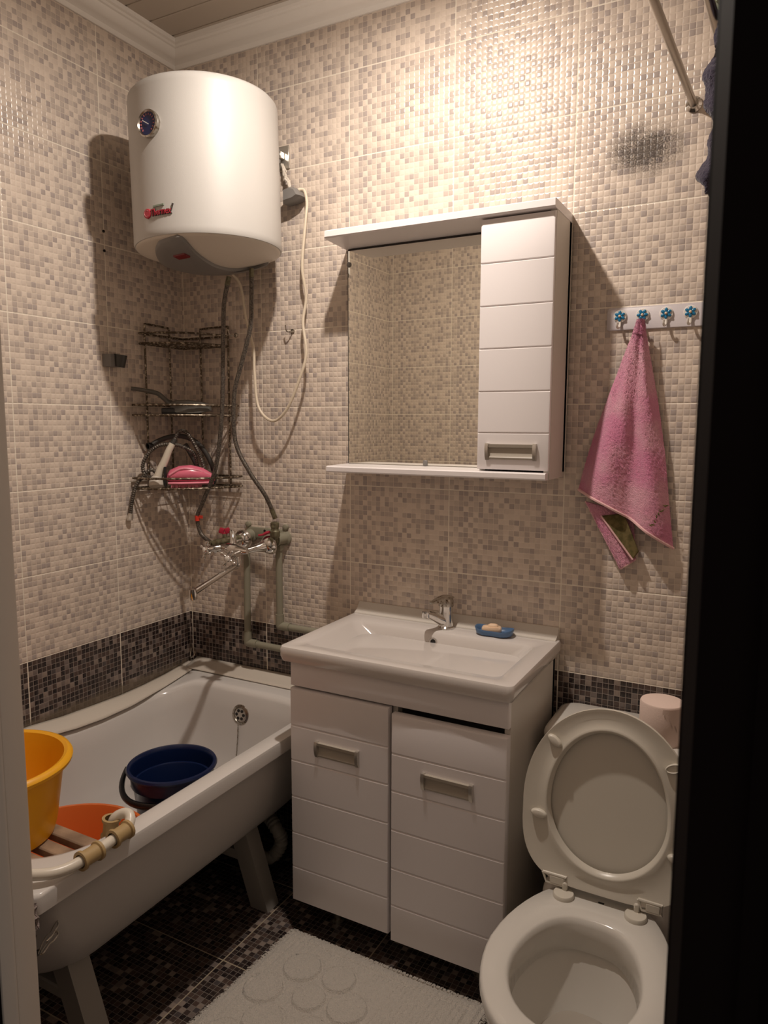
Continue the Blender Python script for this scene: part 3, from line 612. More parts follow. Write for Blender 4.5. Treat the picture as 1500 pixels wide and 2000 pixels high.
# border strips round the tub
t = thing('border_strip', (.02, -.6, TZ), 'curling white plastic strip along the left wall edge of the bathtub', 'border strip', 'white strips sealing the bathtub edge')
ZTOP = [(0, .574), (.15, .556), (.25, .549), (.35, .546), (.47, .550), (.58, .554), (.70, .566), (1.3, .570)]
def strip_l(u, v):
    y = lerp(-.012, -1.19, u); zt = interp(ZTOP, -y); zb = interp(ZBOT, -y)+.001
    return Vector((lerp(.002, .066, v), y, lerp(zt, zb, v)+.005*math.sin(PI*v)))
bm = NB(); surf(bm, strip_l, 60, 6); o = obj('strip', bm, 'strip', t); md = o.modifiers.new('s', 'SOLIDIFY'); md.thickness = .002; md.offset = 1
t = thing('border_strip', (.38, -.05, TZ), 'white plastic strip along the back wall edge of the bathtub', 'border strip', 'white strips sealing the bathtub edge')
bm = NB(); surf(bm, lambda u, v: Vector((lerp(.03, .735, u), lerp(-.002, -.075, v), lerp(.589, .568, v**.7))), 30, 5); o = obj('strip', bm, 'strip', t); md = o.modifiers.new('s', 'SOLIDIFY'); md.thickness = .002; md.offset = 1
bm = NB(); tube(bm, spline([(.010, -.012, .625), (.012, -.02, .600), (.020, -.028, .590), (.032, -.026, .598), (.036, -.022, .612), (.036, -.02, .622)], 5), .003, 8); tag(obj('corner_hook', bm, 'chromeold'), 'small rusty metal hook in the corner where the tub meets both walls', 'hook')
# clothes peg shaped metal piece on the tub side
t = thing('tub_side_clip', (.706, -1.17, .44), 'thin wavy wire clip lying against the grey side of the bathtub', 'clip')
for k, pts in enumerate(([(.703, -1.196, .430), (.704, -1.186, .446), (.704, -1.176, .455), (.704, -1.168, .456), (.704, -1.158, .466), (.704, -1.150, .470), (.704, -1.149, .462), (.704, -1.158, .452), (.704, -1.166, .447), (.703, -1.176, .444)], [(.701, -1.190, .427), (.702, -1.178, .436), (.702, -1.164, .444), (.702, -1.151, .447), (.702, -1.149, .440), (.702, -1.160, .433), (.701, -1.168, .432), (.700, -1.180, .422), (.700, -1.188, .422), (.701, -1.192, .427)])):
    bm = NB(); tube(bm, spline(pts, 5), .0016, 6); obj('wire_arm', bm, 'chromeold', t)
bm = NB(); lathe(bm, [(.006, 0), (.006, .004), (.002, .006)], 12, aim((.698, -1.195, .430), (1, 0, 0))); obj('pivot', bm, 'black', t)
# siphon hose
t = thing('drain_hose', (.5, -.25, .06), 'pale corrugated drain hose curling under the far end of the bathtub', 'hose')
P = spline([(.36, -.20, .17), (.44, -.22, .20), (.54, -.25, .205), (.592, -.27, .185), (.605, -.262, .14), (.585, -.28, .095), (.55, -.308, .09), (.50, -.30, .06), (.40, -.22, .03)], 10); Q = []
for a, b in zip(P, P[1:]):
    k = max(1, int((b-a).length/.0025))
    for i in range(k): Q.append(a+(b-a)*i/k)
bm = NB(); tube(bm, Q, [.020+(.002 if (i//2) % 2 else -.001) for i in range(len(Q))], 12); obj('corrugated_tube', bm, 'limewhite', t)

# ------------------------------------------------------------------ bath seat
t = thing('bathing_bench', (.5, -1.05, .45), 'bathing bench with wooden slats on a white tube frame hooked over the tub rim', 'bench')
rail = [(.40, -1.20, .610), (.55, -1.205, .610), (.66, -1.2, .592), (.700, -1.178, .586), (.722, -1.145, .583), (.729, -1.10, .583), (.726, -1.05, .583), (.722, -.99, .585), (.714, -.965, .593), (.700, -.955, .602), (.682, -.958, .600), (.668, -.968, .588), (.662, -.975, .560), (.640, -.98, .49), (.60, -.985, .462), (.56, -.985, .462)]
bm = NB(); tube(bm, spline(rail, 8), .0115, 14); obj('rim_rail', bm, 'tubew', t)
bm = NB(); tube(bm, [(.125, -.935, .462), (.125, -1.175, .462)], .010, 10); tube(bm, [(.125, -.98, .462), (.085, -.98, .50), (.072, -.98, .585), (.02, -.98, .589)], .010, 10); obj('seat_bearer', bm, 'tubew', t); bm = NB(); tube(bm, [(.56, -.935, .462), (.56, -1.175, .462)], .010, 10); obj('seat_bearer', bm, 'tubew', t)
def clip(c, d, L, r=.0165):
    bm = NB(); lathe(bm, [(r*.86, -L/2), (r*1.25, -L/2), (r*1.25, -L/2+.006), (r*1.02, -L/2+.008), (r, 0), (r*1.02, L/2-.008), (r*1.25, L/2-.006), (r*1.25, L/2), (r*.86, L/2)], 18, aim(c, d), False, False); obj('rubber_sleeve', bm, 'clip', t)['label'] = 'yellowed ribbed sleeve on the tube'
clip((.7285, -1.085, .583), (0, 1, 0), .048); clip((.7235, -1.000, .585), (-.04, 1, .02), .046); clip((.663, -.974, .570), (.1, .06, 1), .046)
for k, y in enumerate((-.949, -1.003, -1.057, -1.111, -1.165)):
    bm = NB(); box(bm, .10, .577, y-.0175, y+.0175, .470, .492, .003, 1); obj('slat', bm, 'wood', t)
bm = NB()
bmesh.ops.create_icosphere(bm, subdivisions=4, radius=1, matrix=T(.704, -1.221, .525) @ Matrix.Diagonal((.03, .018, .05, 1)))
rn = random.Random(2)
for v in bm.verts: v.co += Vector((rn.uniform(-1, 1), rn.uniform(-1, 1), rn.uniform(-1, 1)))*.0035+Vector((.004*math.sin(v.co.z*300), .003*math.sin(v.co.z*210), 0))
tag(obj('cleaning_rag', bm, 'rag'), 'crumpled grey rag at the near corner of the bathtub rim', 'rag')

# ------------------------------------------------------------------ buckets and basins
def vessel(name, c, prof, m, label, cat, tilt=(0, 0), wall=.0025, rim=[]):
    """prof: outer profile from the bottom up; the inside follows it"""
    t = thing(name, c, label, cat)
    p = [(.001, prof[0][1])]+prof
    inner = [(max(r-wall, .001), z+(wall if i == 0 else 0)) for i, (r, z) in enumerate(prof)][::-1]
    bm = NB(); lathe(bm, p+rim+inner+[(.001, prof[0][1]+wall)], 72, T(*c)); obj('vessel', bm, m, t)
    t.rotation_euler = (R(tilt[0]), R(tilt[1]), 0)
    return t
vessel('yellow_basin', (.345, -1.045, .4925), [(.126, 0), (.134, .005), (.141, .03), (.157, .140), (.162, .172)], 'yellow', 'tall yellow plastic basin standing on the wooden slats in the bathtub', 'basin', wall=.004, rim=[(.165, .174), (.174, .172), (.180, .176), (.182, .184), (.178, .191), (.170, .194), (.162, .190)])
vessel('orange_basin', (.372, -.890, .223), [(.165, 0), (.175, .006), (.187, .05), (.211, .156)], 'orange', 'wide orange plastic basin in the bathtub under the wooden slats', 'basin', wall=.004, rim=[(.214, .158), (.222, .157), (.226, .162), (.222, .167), (.212, .168)])
bk = vessel('blue_bucket', (.402, -.522, .222), [(.084, 0), (.090, .004), (.093, .02), (.112, .195), (.113, .197), (.118, .198), (.119, .215), (.120, .236)], 'blue', 'navy blue plastic bucket with a black handle standing in the bathtub', 'bucket', wall=.0045, rim=[(.128, .236), (.131, .242), (.128, .248), (.121, .249), (.117, .244)])
bm = NB(); c = Vector((.402, -.522, .445)); sd = Vector((.93, .37, 0)).normalized(); dn = Vector((sd.y, -sd.x, 0))
P = []
for k in range(25):
    a = PI*k/24; P.append(c+sd*.142*math.copysign(abs(math.cos(a))**.7, math.cos(a))+dn*(.125*math.sin(a))+Vector((0, 0, -.048*math.sin(a)**.8)))
c2 = []
tube(bm, P, [.0055+.0035*math.sin(PI*k/24)**.5 for k in range(25)], 10, flat=1.3)
for s in (-1, 1): lathe(bm, [(.010, 0), (.010, .006), (.006, .008)], 14, aim(c+sd*s*.120, sd*s))
obj('bucket_handle', bm, 'black', bk)['label'] = 'black plastic bail handle lowered at the side'

# ------------------------------------------------------------------ vanity cabinet with basin
t = thing('vanity_cabinet', (1.08, -.22, 0), 'white two door cabinet under the wash basin', 'cabinet')
VX0, VX1, VY = .765, 1.402, -.405
bm = NB(); box(bm, VX0, VX0+.016, VY, -.012, .095, .822, .001, 1); box(bm, VX1-.016, VX1, VY, -.012, .095, .822, .001, 1); box(bm, VX0, VX1, -.03, -.012, .095, .822); box(bm, VX0+.016, VX1-.016, VY+.02, -.03, .095, .111); box(bm, VX0+.016, VX1-.016, VY+.06, -.03, .40, .416); box(bm, 1.078, 1.092, VY+.005, VY+.03, .1, .74)
obj('carcass', bm, 'lamside', t, smooth=False)
def rpanel(bm, x0, x1, z0, z1, yb, yf, bev=.006):
    loops = []
    for k, (y, e) in enumerate(((yb, 0), (yf+bev, 0), (yf+bev*.3, bev*.3), (yf, bev))):
        loops.append([Vector(p) for p in ((x0+e, y, z0+e), (x1-e, y, z0+e), (x1-e, y, z1-e), (x0+e, y, z1-e))])
    loft(bm, loops, True, True, True)
bm = NB(); rpanel(bm, VX0, VX1, .742, .822, VY, VY-.02, .004); obj('top_apron', bm, 'lam', t, ang=25)
def grooved(bm, x0, x1, z0, z1, yb, yf, grooves, g=.0035, dep=.003, bev=.006):
    zs = [z1-bev]
    prof = [(z0, yb), (z0, yf+bev), (z0+bev*.3, yf+bev*.3), (z0+bev, yf)]
    for gz in sorted(grooves): prof += [(gz-g, yf), (gz-g*.3, yf+dep), (gz+g*.3, yf+dep), (gz+g, yf)]
    prof += [(z1-bev, yf), (z1-bev*.3, yf+bev*.3), (z1, yf+bev), (z1, yb)]
    loft(bm, [[Vector((lerp(x0, x1, 0), y if y > yf+bev*.9 else yf+bev, z)) for z, y in prof], [Vector((x0+bev*.3, max(y, yf+bev*.3), z)) for z, y in prof], [Vector((x0+bev, y, z)) for z, y in prof], [Vector((x1-bev, y, z)) for z, y in prof], [Vector((x1-bev*.3, max(y, yf+bev*.3), z)) for z, y in prof], [Vector((x1, y if y > yf+bev*.9 else yf+bev, z)) for z, y in prof]], True, True, True)
def pull(par, x0, x1, z0, z1, yf):
    """recessed trough handle with bright end caps"""
    zc = (z0+z1)/2; hh = (z1-z0)/2
    pr = [(-hh, 0), (-hh, -.005), (-hh*.75, -.0065), (-hh*.5, -.003), (-.0, -.0015), (hh*.45, -.002), (hh*.6, -.008), (hh, -.0095), (hh, 0)]
    bm = NB(); loft(bm, [[Vector((x, yf+y, zc+z)) for z, y in pr] for x in (x0+.006, x1-.006)], True, True, True); h = obj('handle', bm, 'handplas', par, ang=50)
    for xa in (x0, x1-.009):
        bm = NB(); q = [(-hh-.002, 0), (-hh-.002, -.006), (-hh*.6, -.010), (0, -.012), (hh*.6, -.0125), (hh+.002, -.010), (hh+.002, 0)]
        loft(bm, [[Vector((x, yf+y, zc+z)) for z, y in q] for x in (xa, xa+.009)], True, True, True); obj('end_cap', bm, 'alu', h, ang=50)['label'] = 'shiny metal end cap'
bm = NB(); gr = [.628, .525, .417, .308, .203]
grooved(bm, VX0, 1.0785, .097, .735, VY-.002, VY-.024, gr); d1 = obj('door', bm, 'lam', t, ang=25); pull(d1, .852, .991, .556, .597, VY-.024)
bm = NB(); grooved(bm, 1.089, VX1+.002, .088, .724, VY-.006, VY-.030, [g-.010 for g in gr]); d2 = obj('door', bm, 'lam', t, ang=25); d2['label'] = 'right cabinet door hanging slightly lower and further forward'; pull(d2, 1.180, 1.320, .545, .586, VY-.030)
for x, y in ((.86, -.33), (1.31, -.33), (.86, -.08), (1.31, -.08)):
    bm = NB(); lathe(bm, [(.022, .0), (.022, .006), (.013, .010), (.012, .088), (.02, .092), (.02, .095)], 18, T(x, y, 0)); obj('leg', bm, 'chromeold', t)

# wash basin
SZ = .858
t = thing('wash_basin', (1.08, -.22, .82), 'white ceramic wash basin on the cabinet', 'wash basin')
def SL(x0, x1, y0, y1, r, z): return rrect(x0, x1, y0, y1, r, z, 7)
bm = NB()
sl = [SL(.80, 1.37, -.39, -.03, .03, SZ-.034), SL(.757, 1.403, -.432, -.006, .012, SZ-.046), SL(.746, 1.413, -.443, -.004, .014, SZ-.042), SL(.741, 1.418, -.448, -.002, .016, SZ-.028), SL(.740, 1.419, -.449, -.002, .018, SZ-.008), SL(.743, 1.416, -.446, -.004, .018, SZ-.001), SL(.748, 1.411, -.441, -.006, .018, SZ),
      SL(.786, 1.369, -.397, -.098, .028, SZ-.001), SL(.792, 1.363, -.391, -.104, .03, SZ-.006), SL(.800, 1.357, -.386, -.108, .034, SZ-.014), SL(.826, 1.345, -.380, -.112, .045, SZ-.032), SL(.862, 1.318, -.372, -.117, .06, SZ-.062), SL(.905, 1.27, -.36, -.124, .08, SZ-.092), SL(.96, 1.20, -.34, -.14, .09, SZ-.110), SL(1.02, 1.12, -.29, -.19, .045, SZ-.116)]
loft(bm, sl, True, True, True); obj('basin', bm, 'white_gloss', t, ang=50)
mt = aim((1.062, -.1105, .826), (0, -1, .15)); bm = NB(); lathe(bm, [(.0125, -.002), (.0135, .001), (.0125, .004), (.0085, .004), (.008, .001)], 24, mt, True, False); ov = obj('overflow_ring', bm, 'chrome', t)
bm = NB(); lathe(bm, [(.0085, 0), (.0085, .0022), (.001, .0022)], 20, mt); obj('overflow_hole', bm, 'black', ov)
bm = NB(); lathe(bm, [(.022, 0), (.022, .003), (.015, .004), (.001, .003)], 24, T(1.07, -.24, SZ-.117)); obj('drain', bm, 'chrome', t)
# splash strip
bm = NB(); x0, x1 = .745, 1.408
loft(bm, [[Vector((x, -.001, .890)), Vector((x, -.003, .890)), Vector((x, -.022, SZ+.009)), Vector((x, -.036, SZ+.003)), Vector((x, -.037, SZ)), Vector((x, -.001, SZ))] for x in (x0, x1)], True, True, True)
tag(obj('splash_strip', bm, 'lamside', smooth=False), 'white plastic strip between the wash basin and the tiles', 'splash strip')
# faucet
t = thing('basin_faucet', (1.075, -.05, SZ), 'small chrome single lever faucet on the wash basin', 'faucet')
FX, FY = 1.078, -.055
bm = NB(); lathe(bm, [(.026, 0), (.026, .004), (.022, .008), (.0205, .05), (.021, .066), (.0215, .068)], 28, T(FX, FY, SZ)); bd = obj('faucet_body', bm, 'chrome', t)
d = Vector((-.45, -.89, 0)).normalized()
bm = NB(); P = [Vector((FX, FY, SZ+.022))+d*.008, Vector((FX, FY, SZ+.033))+d*.03, Vector((FX, FY, SZ+.046))+d*.055, Vector((FX, FY, SZ+.054))+d*.075]
tube(bm, spline(P, 4), lambda s: lerp(.017, .0115, s), 16); obj('spout', bm, 'chrome', t)
bm = NB(); e = Vector((FX, FY, SZ+.054))+d*.078; lathe(bm, [(.0115, .010), (.012, .004), (.012, -.010), (.0095, -.012), (.009, -.008)], 20, T(*e)); obj('aerator', bm, 'chrome', t)
bm = NB(); lathe(bm, [(.0215, .068), (.0225, .072), (.022, .085), (.017, .094), (.001, .095)], 28, T(FX, FY, SZ)); hb = obj('lever_cap', bm, 'chromeold', t); hb['label'] = 'tarnished lever cap with peeling chrome'
bm = NB(); c = Vector((FX, FY, SZ)); s_ = Vector((-d.y, d.x, 0))
loft(bm, [[c+d*a+s_*w+Vector((0, 0, z)), c+d*a-s_*w+Vector((0, 0, z)), c+d*a-s_*w*.9+Vector((0, 0, z+h)), c+d*a+s_*w*.9+Vector((0, 0, z+h))] for a, w, z, h in ((-.018, .016, .094, .003), (.0, .019, .090, .009), (.02, .017, .088, .008), (.045, .012, .084, .006), (.062, .007, .082, .004))], True, True, True); obj('lever', bm, 'chromeold', hb, ang=60)
# soap
t = thing('soap_dish', (1.235, -.045, SZ), 'blue plastic soap dish on the wash basin corner', 'soap dish')
def dish(s, z, wob=0): return [Vector((1.233+s*(.058*abs(math.cos(a))**.75*(1 if math.cos(a) > 0 else -1)), -.058+s*.033*abs(math.sin(a))**.75*(1 if math.sin(a) > 0 else -1)*(1-.16*math.exp(-(math.cos(a)/.25)**2)), SZ+z+wob*math.cos(2*a)*.003)) for a in [2*PI*k/48 for k in range(48)]]
bm = NB(); loft(bm, [dish(.80, .0015), dish(.92, .005), dish(1, .019, 1), dish(.985, .021, 1), dish(.93, .019, 1), dish(.86, .009), dish(.6, .006), dish(.1, .006)], True, True, True); obj('dish_bowl', bm, 'sblue', t, ang=60)
bm = NB()
for k in range(5): x = 1.212+k*.011; tube(bm, [(x, -.075, SZ+.0075), (x, -.041, SZ+.0075)], .0018, 6)
obj('dish_ribs', bm, 'sblue', t)
t = thing('soap_bar', (1.228, -.06, SZ+.01), 'worn cream bar of soap in the blue dish', 'soap')
def soapL(s, z, sx=.029, sy=.017, cx=0): return [Vector((1.226+cx, -.062, SZ)) + Matrix.Rotation(.28, 3, 'Z') @ Vector((s*sx*abs(math.cos(a))**.6*(1 if math.cos(a) > 0 else -1), s*sy*abs(math.sin(a))**.6*(1 if math.sin(a) > 0 else -1), z)) for a in [2*PI*k/28 for k in range(28)]]
bm = NB(); loft(bm, [soapL(.85, .0093), soapL(1, .013), soapL(1, .021), soapL(.9, .026), soapL(.1, .027)], True, True, True); loft(bm, [soapL(1, .024, .015, .010, .004), soapL(.95, .031, .015, .010, .004), soapL(.6, .034, .015, .010, .004), soapL(.1, .034, .015, .010, .004)], True, True, True); obj('soap_body', bm, 'soap', t, ang=60)

# ------------------------------------------------------------------ mirror cabinet
t = thing('mirror_cabinet', (1.05, -.08, 1.33), 'white wall cabinet with a mirror, shelf and one grooved door above the basin', 'mirror cabinet')
CX1 = 1.407
bm = NB(); box(bm, 1.208, 1.224, -.138, -.001, 1.345, 2.012); box(bm, CX1-.016, CX1, -.150, -.001, 1.326, 2.012); box(bm, 1.208, CX1, -.02, -.001, 1.34, 2.012); box(bm, 1.224, CX1-.016, -.138, -.02, 1.65, 1.666); box(bm, .7195, 1.21, -.026, -.001, 1.338, 2.008)
obj('carcass', bm, 'lamside', t, smooth=False)
def shelf(bm, x0, x1, y1, z0, z1, xw, bev=.006):
    # slab whose left end slants back to the wall at xw
    poly = [(xw, -.001), (x0, -y1*.93), (x0+.008, -y1), (x1, -y1), (x1, -.001)]
    a = []
    for z, e in ((z0, .004), (z0+.004, 0), (z1-.003, 0), (z1, .004)):
        a.append([Vector((x+(e if x < 1 else 0), y+(e if y < -.01 else 0), z)) for x, y in poly])
    loft(bm, a, True, True, True)
bm = NB(); shelf(bm, .718, CX1+.001, .174, 2.010, 2.033, .703); obj('top_shelf', bm, 'lam', t, ang=30)
bm = NB(); shelf(bm, .720, CX1-.004, .176, 1.325, 1.344, .700); obj('bottom_shelf', bm, 'lam', t, ang=30)
bm = NB(); box(bm, .7207, 1.207, -.030, -.026, 1.347, 2.004, .0006, 1); obj('mirror_glass', bm, 'mirror', t, smooth=False)
bm = NB(); box(bm, .7192, .7209, -.0305, -.026, 1.347, 2.004); box(bm, .7207, 1.207, -.0305, -.026, 2.0035, 2.008); obj('mirror_edge', bm, 'edge', t, smooth=False)
bm = NB(); box(bm, .985, .999, -.034, -.028, 1.345, 1.362, .002, 1); obj('mirror_clip', bm, 'greyplas', t)
bm = NB(); lathe(bm, [(.008, 0), (.008, .003), (.005, .0045)], 16, aim((.724, -.029, 1.962), (0, -1, 0))); obj('mirror_clip', bm, 'greyplas', t)
bm = NB(); grooved(bm, 1.206, CX1-.001, 1.349, 2.007, -.140, -.159, [1.893, 1.782, 1.671, 1.558, 1.448], g=.003); d1 = obj('door', bm, 'lam', t, ang=25); pull(d1, 1.233, 1.374, 1.377, 1.418, -.159)

# ------------------------------------------------------------------ hook rail and towel
t = thing('hook_rail', (1.63, -.005, 1.75), 'white adhesive rail with four blue flower hooks right of the mirror cabinet', 'hook rail')
bm = NB(); loft(bm, [[Vector((p.x, y, p.y)) for p in rrect(1.510+e, 1.765-e, 1.719+e, 1.778-e, .008, 0, 4)] for y, e in ((-.0008, 0), (-.004, 0), (-.0055, .0015))], True, True, True); obj('rail_plate', bm, 'plate', t, ang=40)
for k, x in enumerate((1.544, 1.601, 1.659, 1.717)):
    z = 1.755; hm = NB(); mt = aim((x, -.0055, z), (0, -1, 0))
    lathe(hm, [(.0165, 0), (.0170, .002), (.0155, .0045), (.001, .005)], 28, mt)
    tube(hm, spline([(x, -.009, z-.008), (x+.001, -.010, z-.020), (x, -.013, z-.028), (x-.002, -.020, z-.031), (x-.003, -.027, z-.027), (x-.003, -.030, z-.018)], 5), .0032, 8); hk = obj('hook', hm, 'hookw', t)
    pm = NB()
    for j in range(6):
        a = R(90+60*j+(30 if k == 1 else 0)); c = mt @ Vector((.0082*math.cos(a), .0082*math.sin(a), .0062))
        bmesh.ops.create_uvsphere(pm, u_segments=12, v_segments=8, radius=1, matrix=Matrix.Translation(c) @ mt.to_3x3().to_4x4() @ Matrix.Rotation(a, 4, 'Z') @ Matrix.Diagonal((.0066, .0042, .0026, 1)))
    obj('flower_petals', pm, 'flower', hk)
    cm = NB(); bmesh.ops.create_uvsphere(cm, u_segments=12, v_segments=8, radius=.0036, matrix=mt @ T(0, 0, .0085)); obj('flower_centre', cm, 'soap', hk)

t = thing('hand_towel', (1.6, -.03, 1.73), 'pink terry towel hanging from the second flower hook', 'towel')
Lf = [(0, 1.591), (.06, 1.583), (.2, 1.560), (.4, 1.528), (.6, 1.497), (.8, 1.472), (.9, 1.461), (1, 1.452)]
Rt = [(0, 1.611), (.06, 1.616), (.2, 1.632), (.4, 1.655), (.6, 1.676), (.8, 1.690), (1, 1.706)]
def towel(u, v):
    zl = lerp(1.741, 1.292, v); zr = lerp(1.741, 1.148, v)
    xl = interp(Lf, v); xr = interp(Rt, v)
    x = lerp(xl, xr, u); z = lerp(zl, zr, u)+.012*math.sin(PI*u)*v
    amp = min(1, v*2.2)
    fold = .013*math.exp(-((u-.30)/.16)**2)+.017*math.exp(-((u-.80)/.15)**2)-.010*math.exp(-((u-.56)/.09)**2)
    fold += .0035*math.sin(9*u+7*v)+.002*math.sin(23*u-15*v)
    y = -.030-.014*math.sin(PI*min(u*1.0, 1))-fold*amp
    y += .018*(abs(u-.5)*2)**4*min(1, v*3)
    if v < .08: y -= .004
    return Vector((x, min(y, -.008), z))
def fuzz(bm, a, seed=1):
    rnd = random.Random(seed)
    for v in bm.verts: v.co += Vector((rnd.gauss(0, a*.5), rnd.gauss(0, a), rnd.gauss(0, a*.5)))
    return bm
bm = NB(); surf(bm, towel, 100, 200); fuzz(bm, .0006); o = obj('front_fold', bm, 'towel', t, ang=180); 
bm = NB(); tube(bm, [towel(u, .9995)+Vector((0, -.001, 0)) for u in [k/60 for k in range(61)]], .0033, 6, flat=1.2); obj('hem', bm, 'hem', t)['label'] = 'pale stitched hem'
# hidden fold behind
def tback(u, v):
    a = Vector((lerp(1.474, 1.575, v), 0, lerp(1.262, 1.082, v))); b = Vector((lerp(1.60, 1.612, v), 0, lerp(1.235, 1.110, v)))
    p = a.lerp(b, u); p.y = -.016-.008*math.sin(PI*u*1.6); return p
bm = NB(); surf(bm, tback, 50, 60); fuzz(bm, .0006, 2); o = obj('rear_fold', bm, 'towel', t, ang=180); md = o.modifiers.new('s', 'SOLIDIFY'); md.thickness = .005
bm = NB(); tube(bm, [tback(0, v/30)+Vector((0, -.003, 0)) for v in range(31)]+[tback(u/20, 1)+Vector((0, -.003, 0)) for u in range(21)], .0028, 6); obj('hem', bm, 'hem', t)
def tgreen(u, v):
    a = Vector((lerp(1.520, 1.607, v), 0, lerp(1.225, 1.112, v))); b = Vector((lerp(1.580, 1.622, v), 0, lerp(1.235, 1.135, v)))
    p = a.lerp(b, u); p.y = -.030+.004*math.sin(PI*u); return p
bm = NB(); surf(bm, tgreen, 20, 30); o = obj('woven_border', bm, 'green', t, ang=180); o['label'] = 'olive woven border with pale edge'; md = o.modifiers.new('s', 'SOLIDIFY'); md.thickness = .003
bm = NB(); tube(bm, [tgreen(0, v/20)+Vector((0, -.002, 0)) for v in range(21)], .0026, 6); obj('border_edge', bm, 'hem', t)
bm = NB()
for k in range(9):
    u = .80+.022*k; v = .955-.018*k+random.uniform(-.012, .012); c = towel(u, v)+Vector((0, -.008, 0)); a = random.uniform(0, 3); bmesh.ops.create_icosphere(bm, subdivisions=1, radius=1, matrix=Matrix.Translation(c) @ Matrix.Rotation(a, 4, 'Y') @ Matrix.Diagonal((.0055, .0015, .0022, 1)))
obj('leaf_pattern', bm, 'green', t)

# ------------------------------------------------------------------ rods and dark robe
def rod(x0, z, x1, label, r=.009):
    t = thing('curtain_rod', (x0, 0, z), label, 'rod', 'chrome rods at the top right')
    bm = NB(); tube(bm, [(x0, -.002, z), (x1, YF, z+.0)], r, 16); obj('tube', bm, 'rodm', t)
    bm = NB(); lathe(bm, [(.019, 0), (.019, .003), (.012, .008), (.0115, .016)], 24, aim((x0, -.0005, z), (0, -1, 0))); obj('flange', bm, 'chrome', t)
    bm = NB(); lathe(bm, [(.019, 0), (.019, .003), (.012, .008), (.0115, .016)], 24, aim((x1, YF+.0005, z), (0, 1, 0))); obj('flange', bm, 'chrome', t)
rod(1.699, 2.256, 1.627, 'chrome rod at the top right, the one whose flange shows on the back wall')
rod(1.790, 2.256, 1.715, 'chrome rod at the top right beside the doorway, carrying the dark robe')
t = thing('dark_robe', (1.80, -.42, 2.25), 'dark purple fleece robe hanging from the rod beside the doorway', 'robe')
def robe(u, v):
    x = lerp(1.768, 1.93, u)+.010*math.sin(11*v+2*u)+.005*math.sin(31*v); z = lerp(2.268, 1.955, v)-.012*math.sin(9*u)*v-.10*u*v
    y = -.40-.03*math.sin(PI*u)-.018*math.sin(14*u)*v
    return Vector((x, y, z))
bm = NB(); surf(bm, robe, 60, 100); fuzz(bm, .0009, 4); o = obj('cloth', bm, 'robe', t, ang=180); md = o.modifiers.new('s', 'SOLIDIFY'); md.thickness = .012
bm = NB(); tube(bm, spline([(1.772, -.405, 2.272), (1.785, -.40, 2.285), (1.80, -.40, 2.282), (1.812, -.40, 2.262)], 4), .016, 10, flat=.8); obj('pale_collar', bm, 'badgeg', t)['label'] = 'grey green collar loop over the rod'

# ------------------------------------------------------------------ toilet
t = thing('toilet', (1.64, -.5, 0), 'white toilet with its seat raised right of the vanity cabinet', 'toilet')
TX = 1.640
def egg(hw, yb, yf, z, hb=None, n=48, p=2.3, cx=0):
    """outline: back at yb (half width hb), widest, front at yf"""
    hb = hb if hb is not None else hw; out = []
    ym = lerp(yb, yf, .52)
    for k in range(n):
        a = 2*PI*k/n; c, s = math.cos(a), math.sin(a)
        e = 2/p
        x = hw*abs(c)**(2/2.15)*(1 if c >= 0 else -1)
        if s >= 0:      # rear half
            y = ym+(yb-ym)*abs(s)**(2/p); kx = lerp(1, hb/hw, abs(s)**1.2) if hb < hw else 1
            x = hw*abs(c)**(2/(p+1.1*(hb/hw)))*(1 if c >= 0 else -1)*kx
        else: y = ym+(yf-ym)*abs(s)
        out.append(Vector((TX+cx+x, y, z)))
    return out
bm = NB(); TZt = .40
E_ = egg
lo_ = [E_(.105, -.30, -.66, 0, .1), E_(.10, -.30, -.65, .03, .095), E_(.095, -.30, -.66, .12, .09), E_(.115, -.34, -.74, .20, .11), E_(.158, -.38, -.86, .29, .13), E_(.180, -.405, -.915, .35, .145), E_(.186, -.412, -.925, .385, .15), E_(.184, -.414, -.922, .396, .148), E_(.179, -.418, -.916, .40, .145),
       E_(.132, -.530, -.868, .40, .115, p=2.1), E_(.126, -.536, -.862, .397, .11, p=2.1), E_(.122, -.540, -.858, .385, .106, p=2.1), E_(.119, -.545, -.855, .33, .103, p=2.1), E_(.125, -.538, -.86, .325, .108, p=2.1), E_(.112, -.555, -.85, .27, .10, p=2.1), E_(.085, -.585, -.81, .21, .075, p=2.1), E_(.06, -.61, -.76, .175, .055, p=2.1)]
loft(bm, lo_, True, True, True); obj('bowl', bm, 'toilet', t, ang=60)
bm = NB(); loft(bm, [E_(.088, -.582, -.815, .214, .078, p=2.1), E_(.01, -.66, -.70, .214, .01, p=2.1)], True, False, True); obj('bowl_water', bm, 'water', t)
bm = NB(); box(bm, TX-.11, TX+.11, -.46, -.10, 0, .36, .04, 4); box(bm, TX-.145, TX+.145, -.445, -.11, .28, .392, .03, 4); obj('pedestal', bm, 'toilet', t, ang=60)
bm = NB(); box(bm, 1.442, 1.828, -.238, -.012, .39, .655, .035, 5); obj('cistern', bm, 'toilet', t, ang=60)
bm = NB(); loft(bm, [rrect(1.434, 1.836, -.246, -.008, .04, .652, 8), rrect(1.430, 1.840, -.25, -.004, .045, .658, 8), rrect(1.430, 1.840, -.25, -.004, .045, .670, 8), rrect(1.434, 1.836, -.246, -.008, .044, .679, 8), rrect(1.444, 1.826, -.236, -.018, .04, .683, 8)], True, True, True); obj('cistern_lid', bm, 'toilet', t, ang=60)
bm = NB(); box(bm, TX-.005, TX+.008, -.468, -.463, .3985, .4008); obj('bolt_slot', bm, 'black', t, smooth=False)
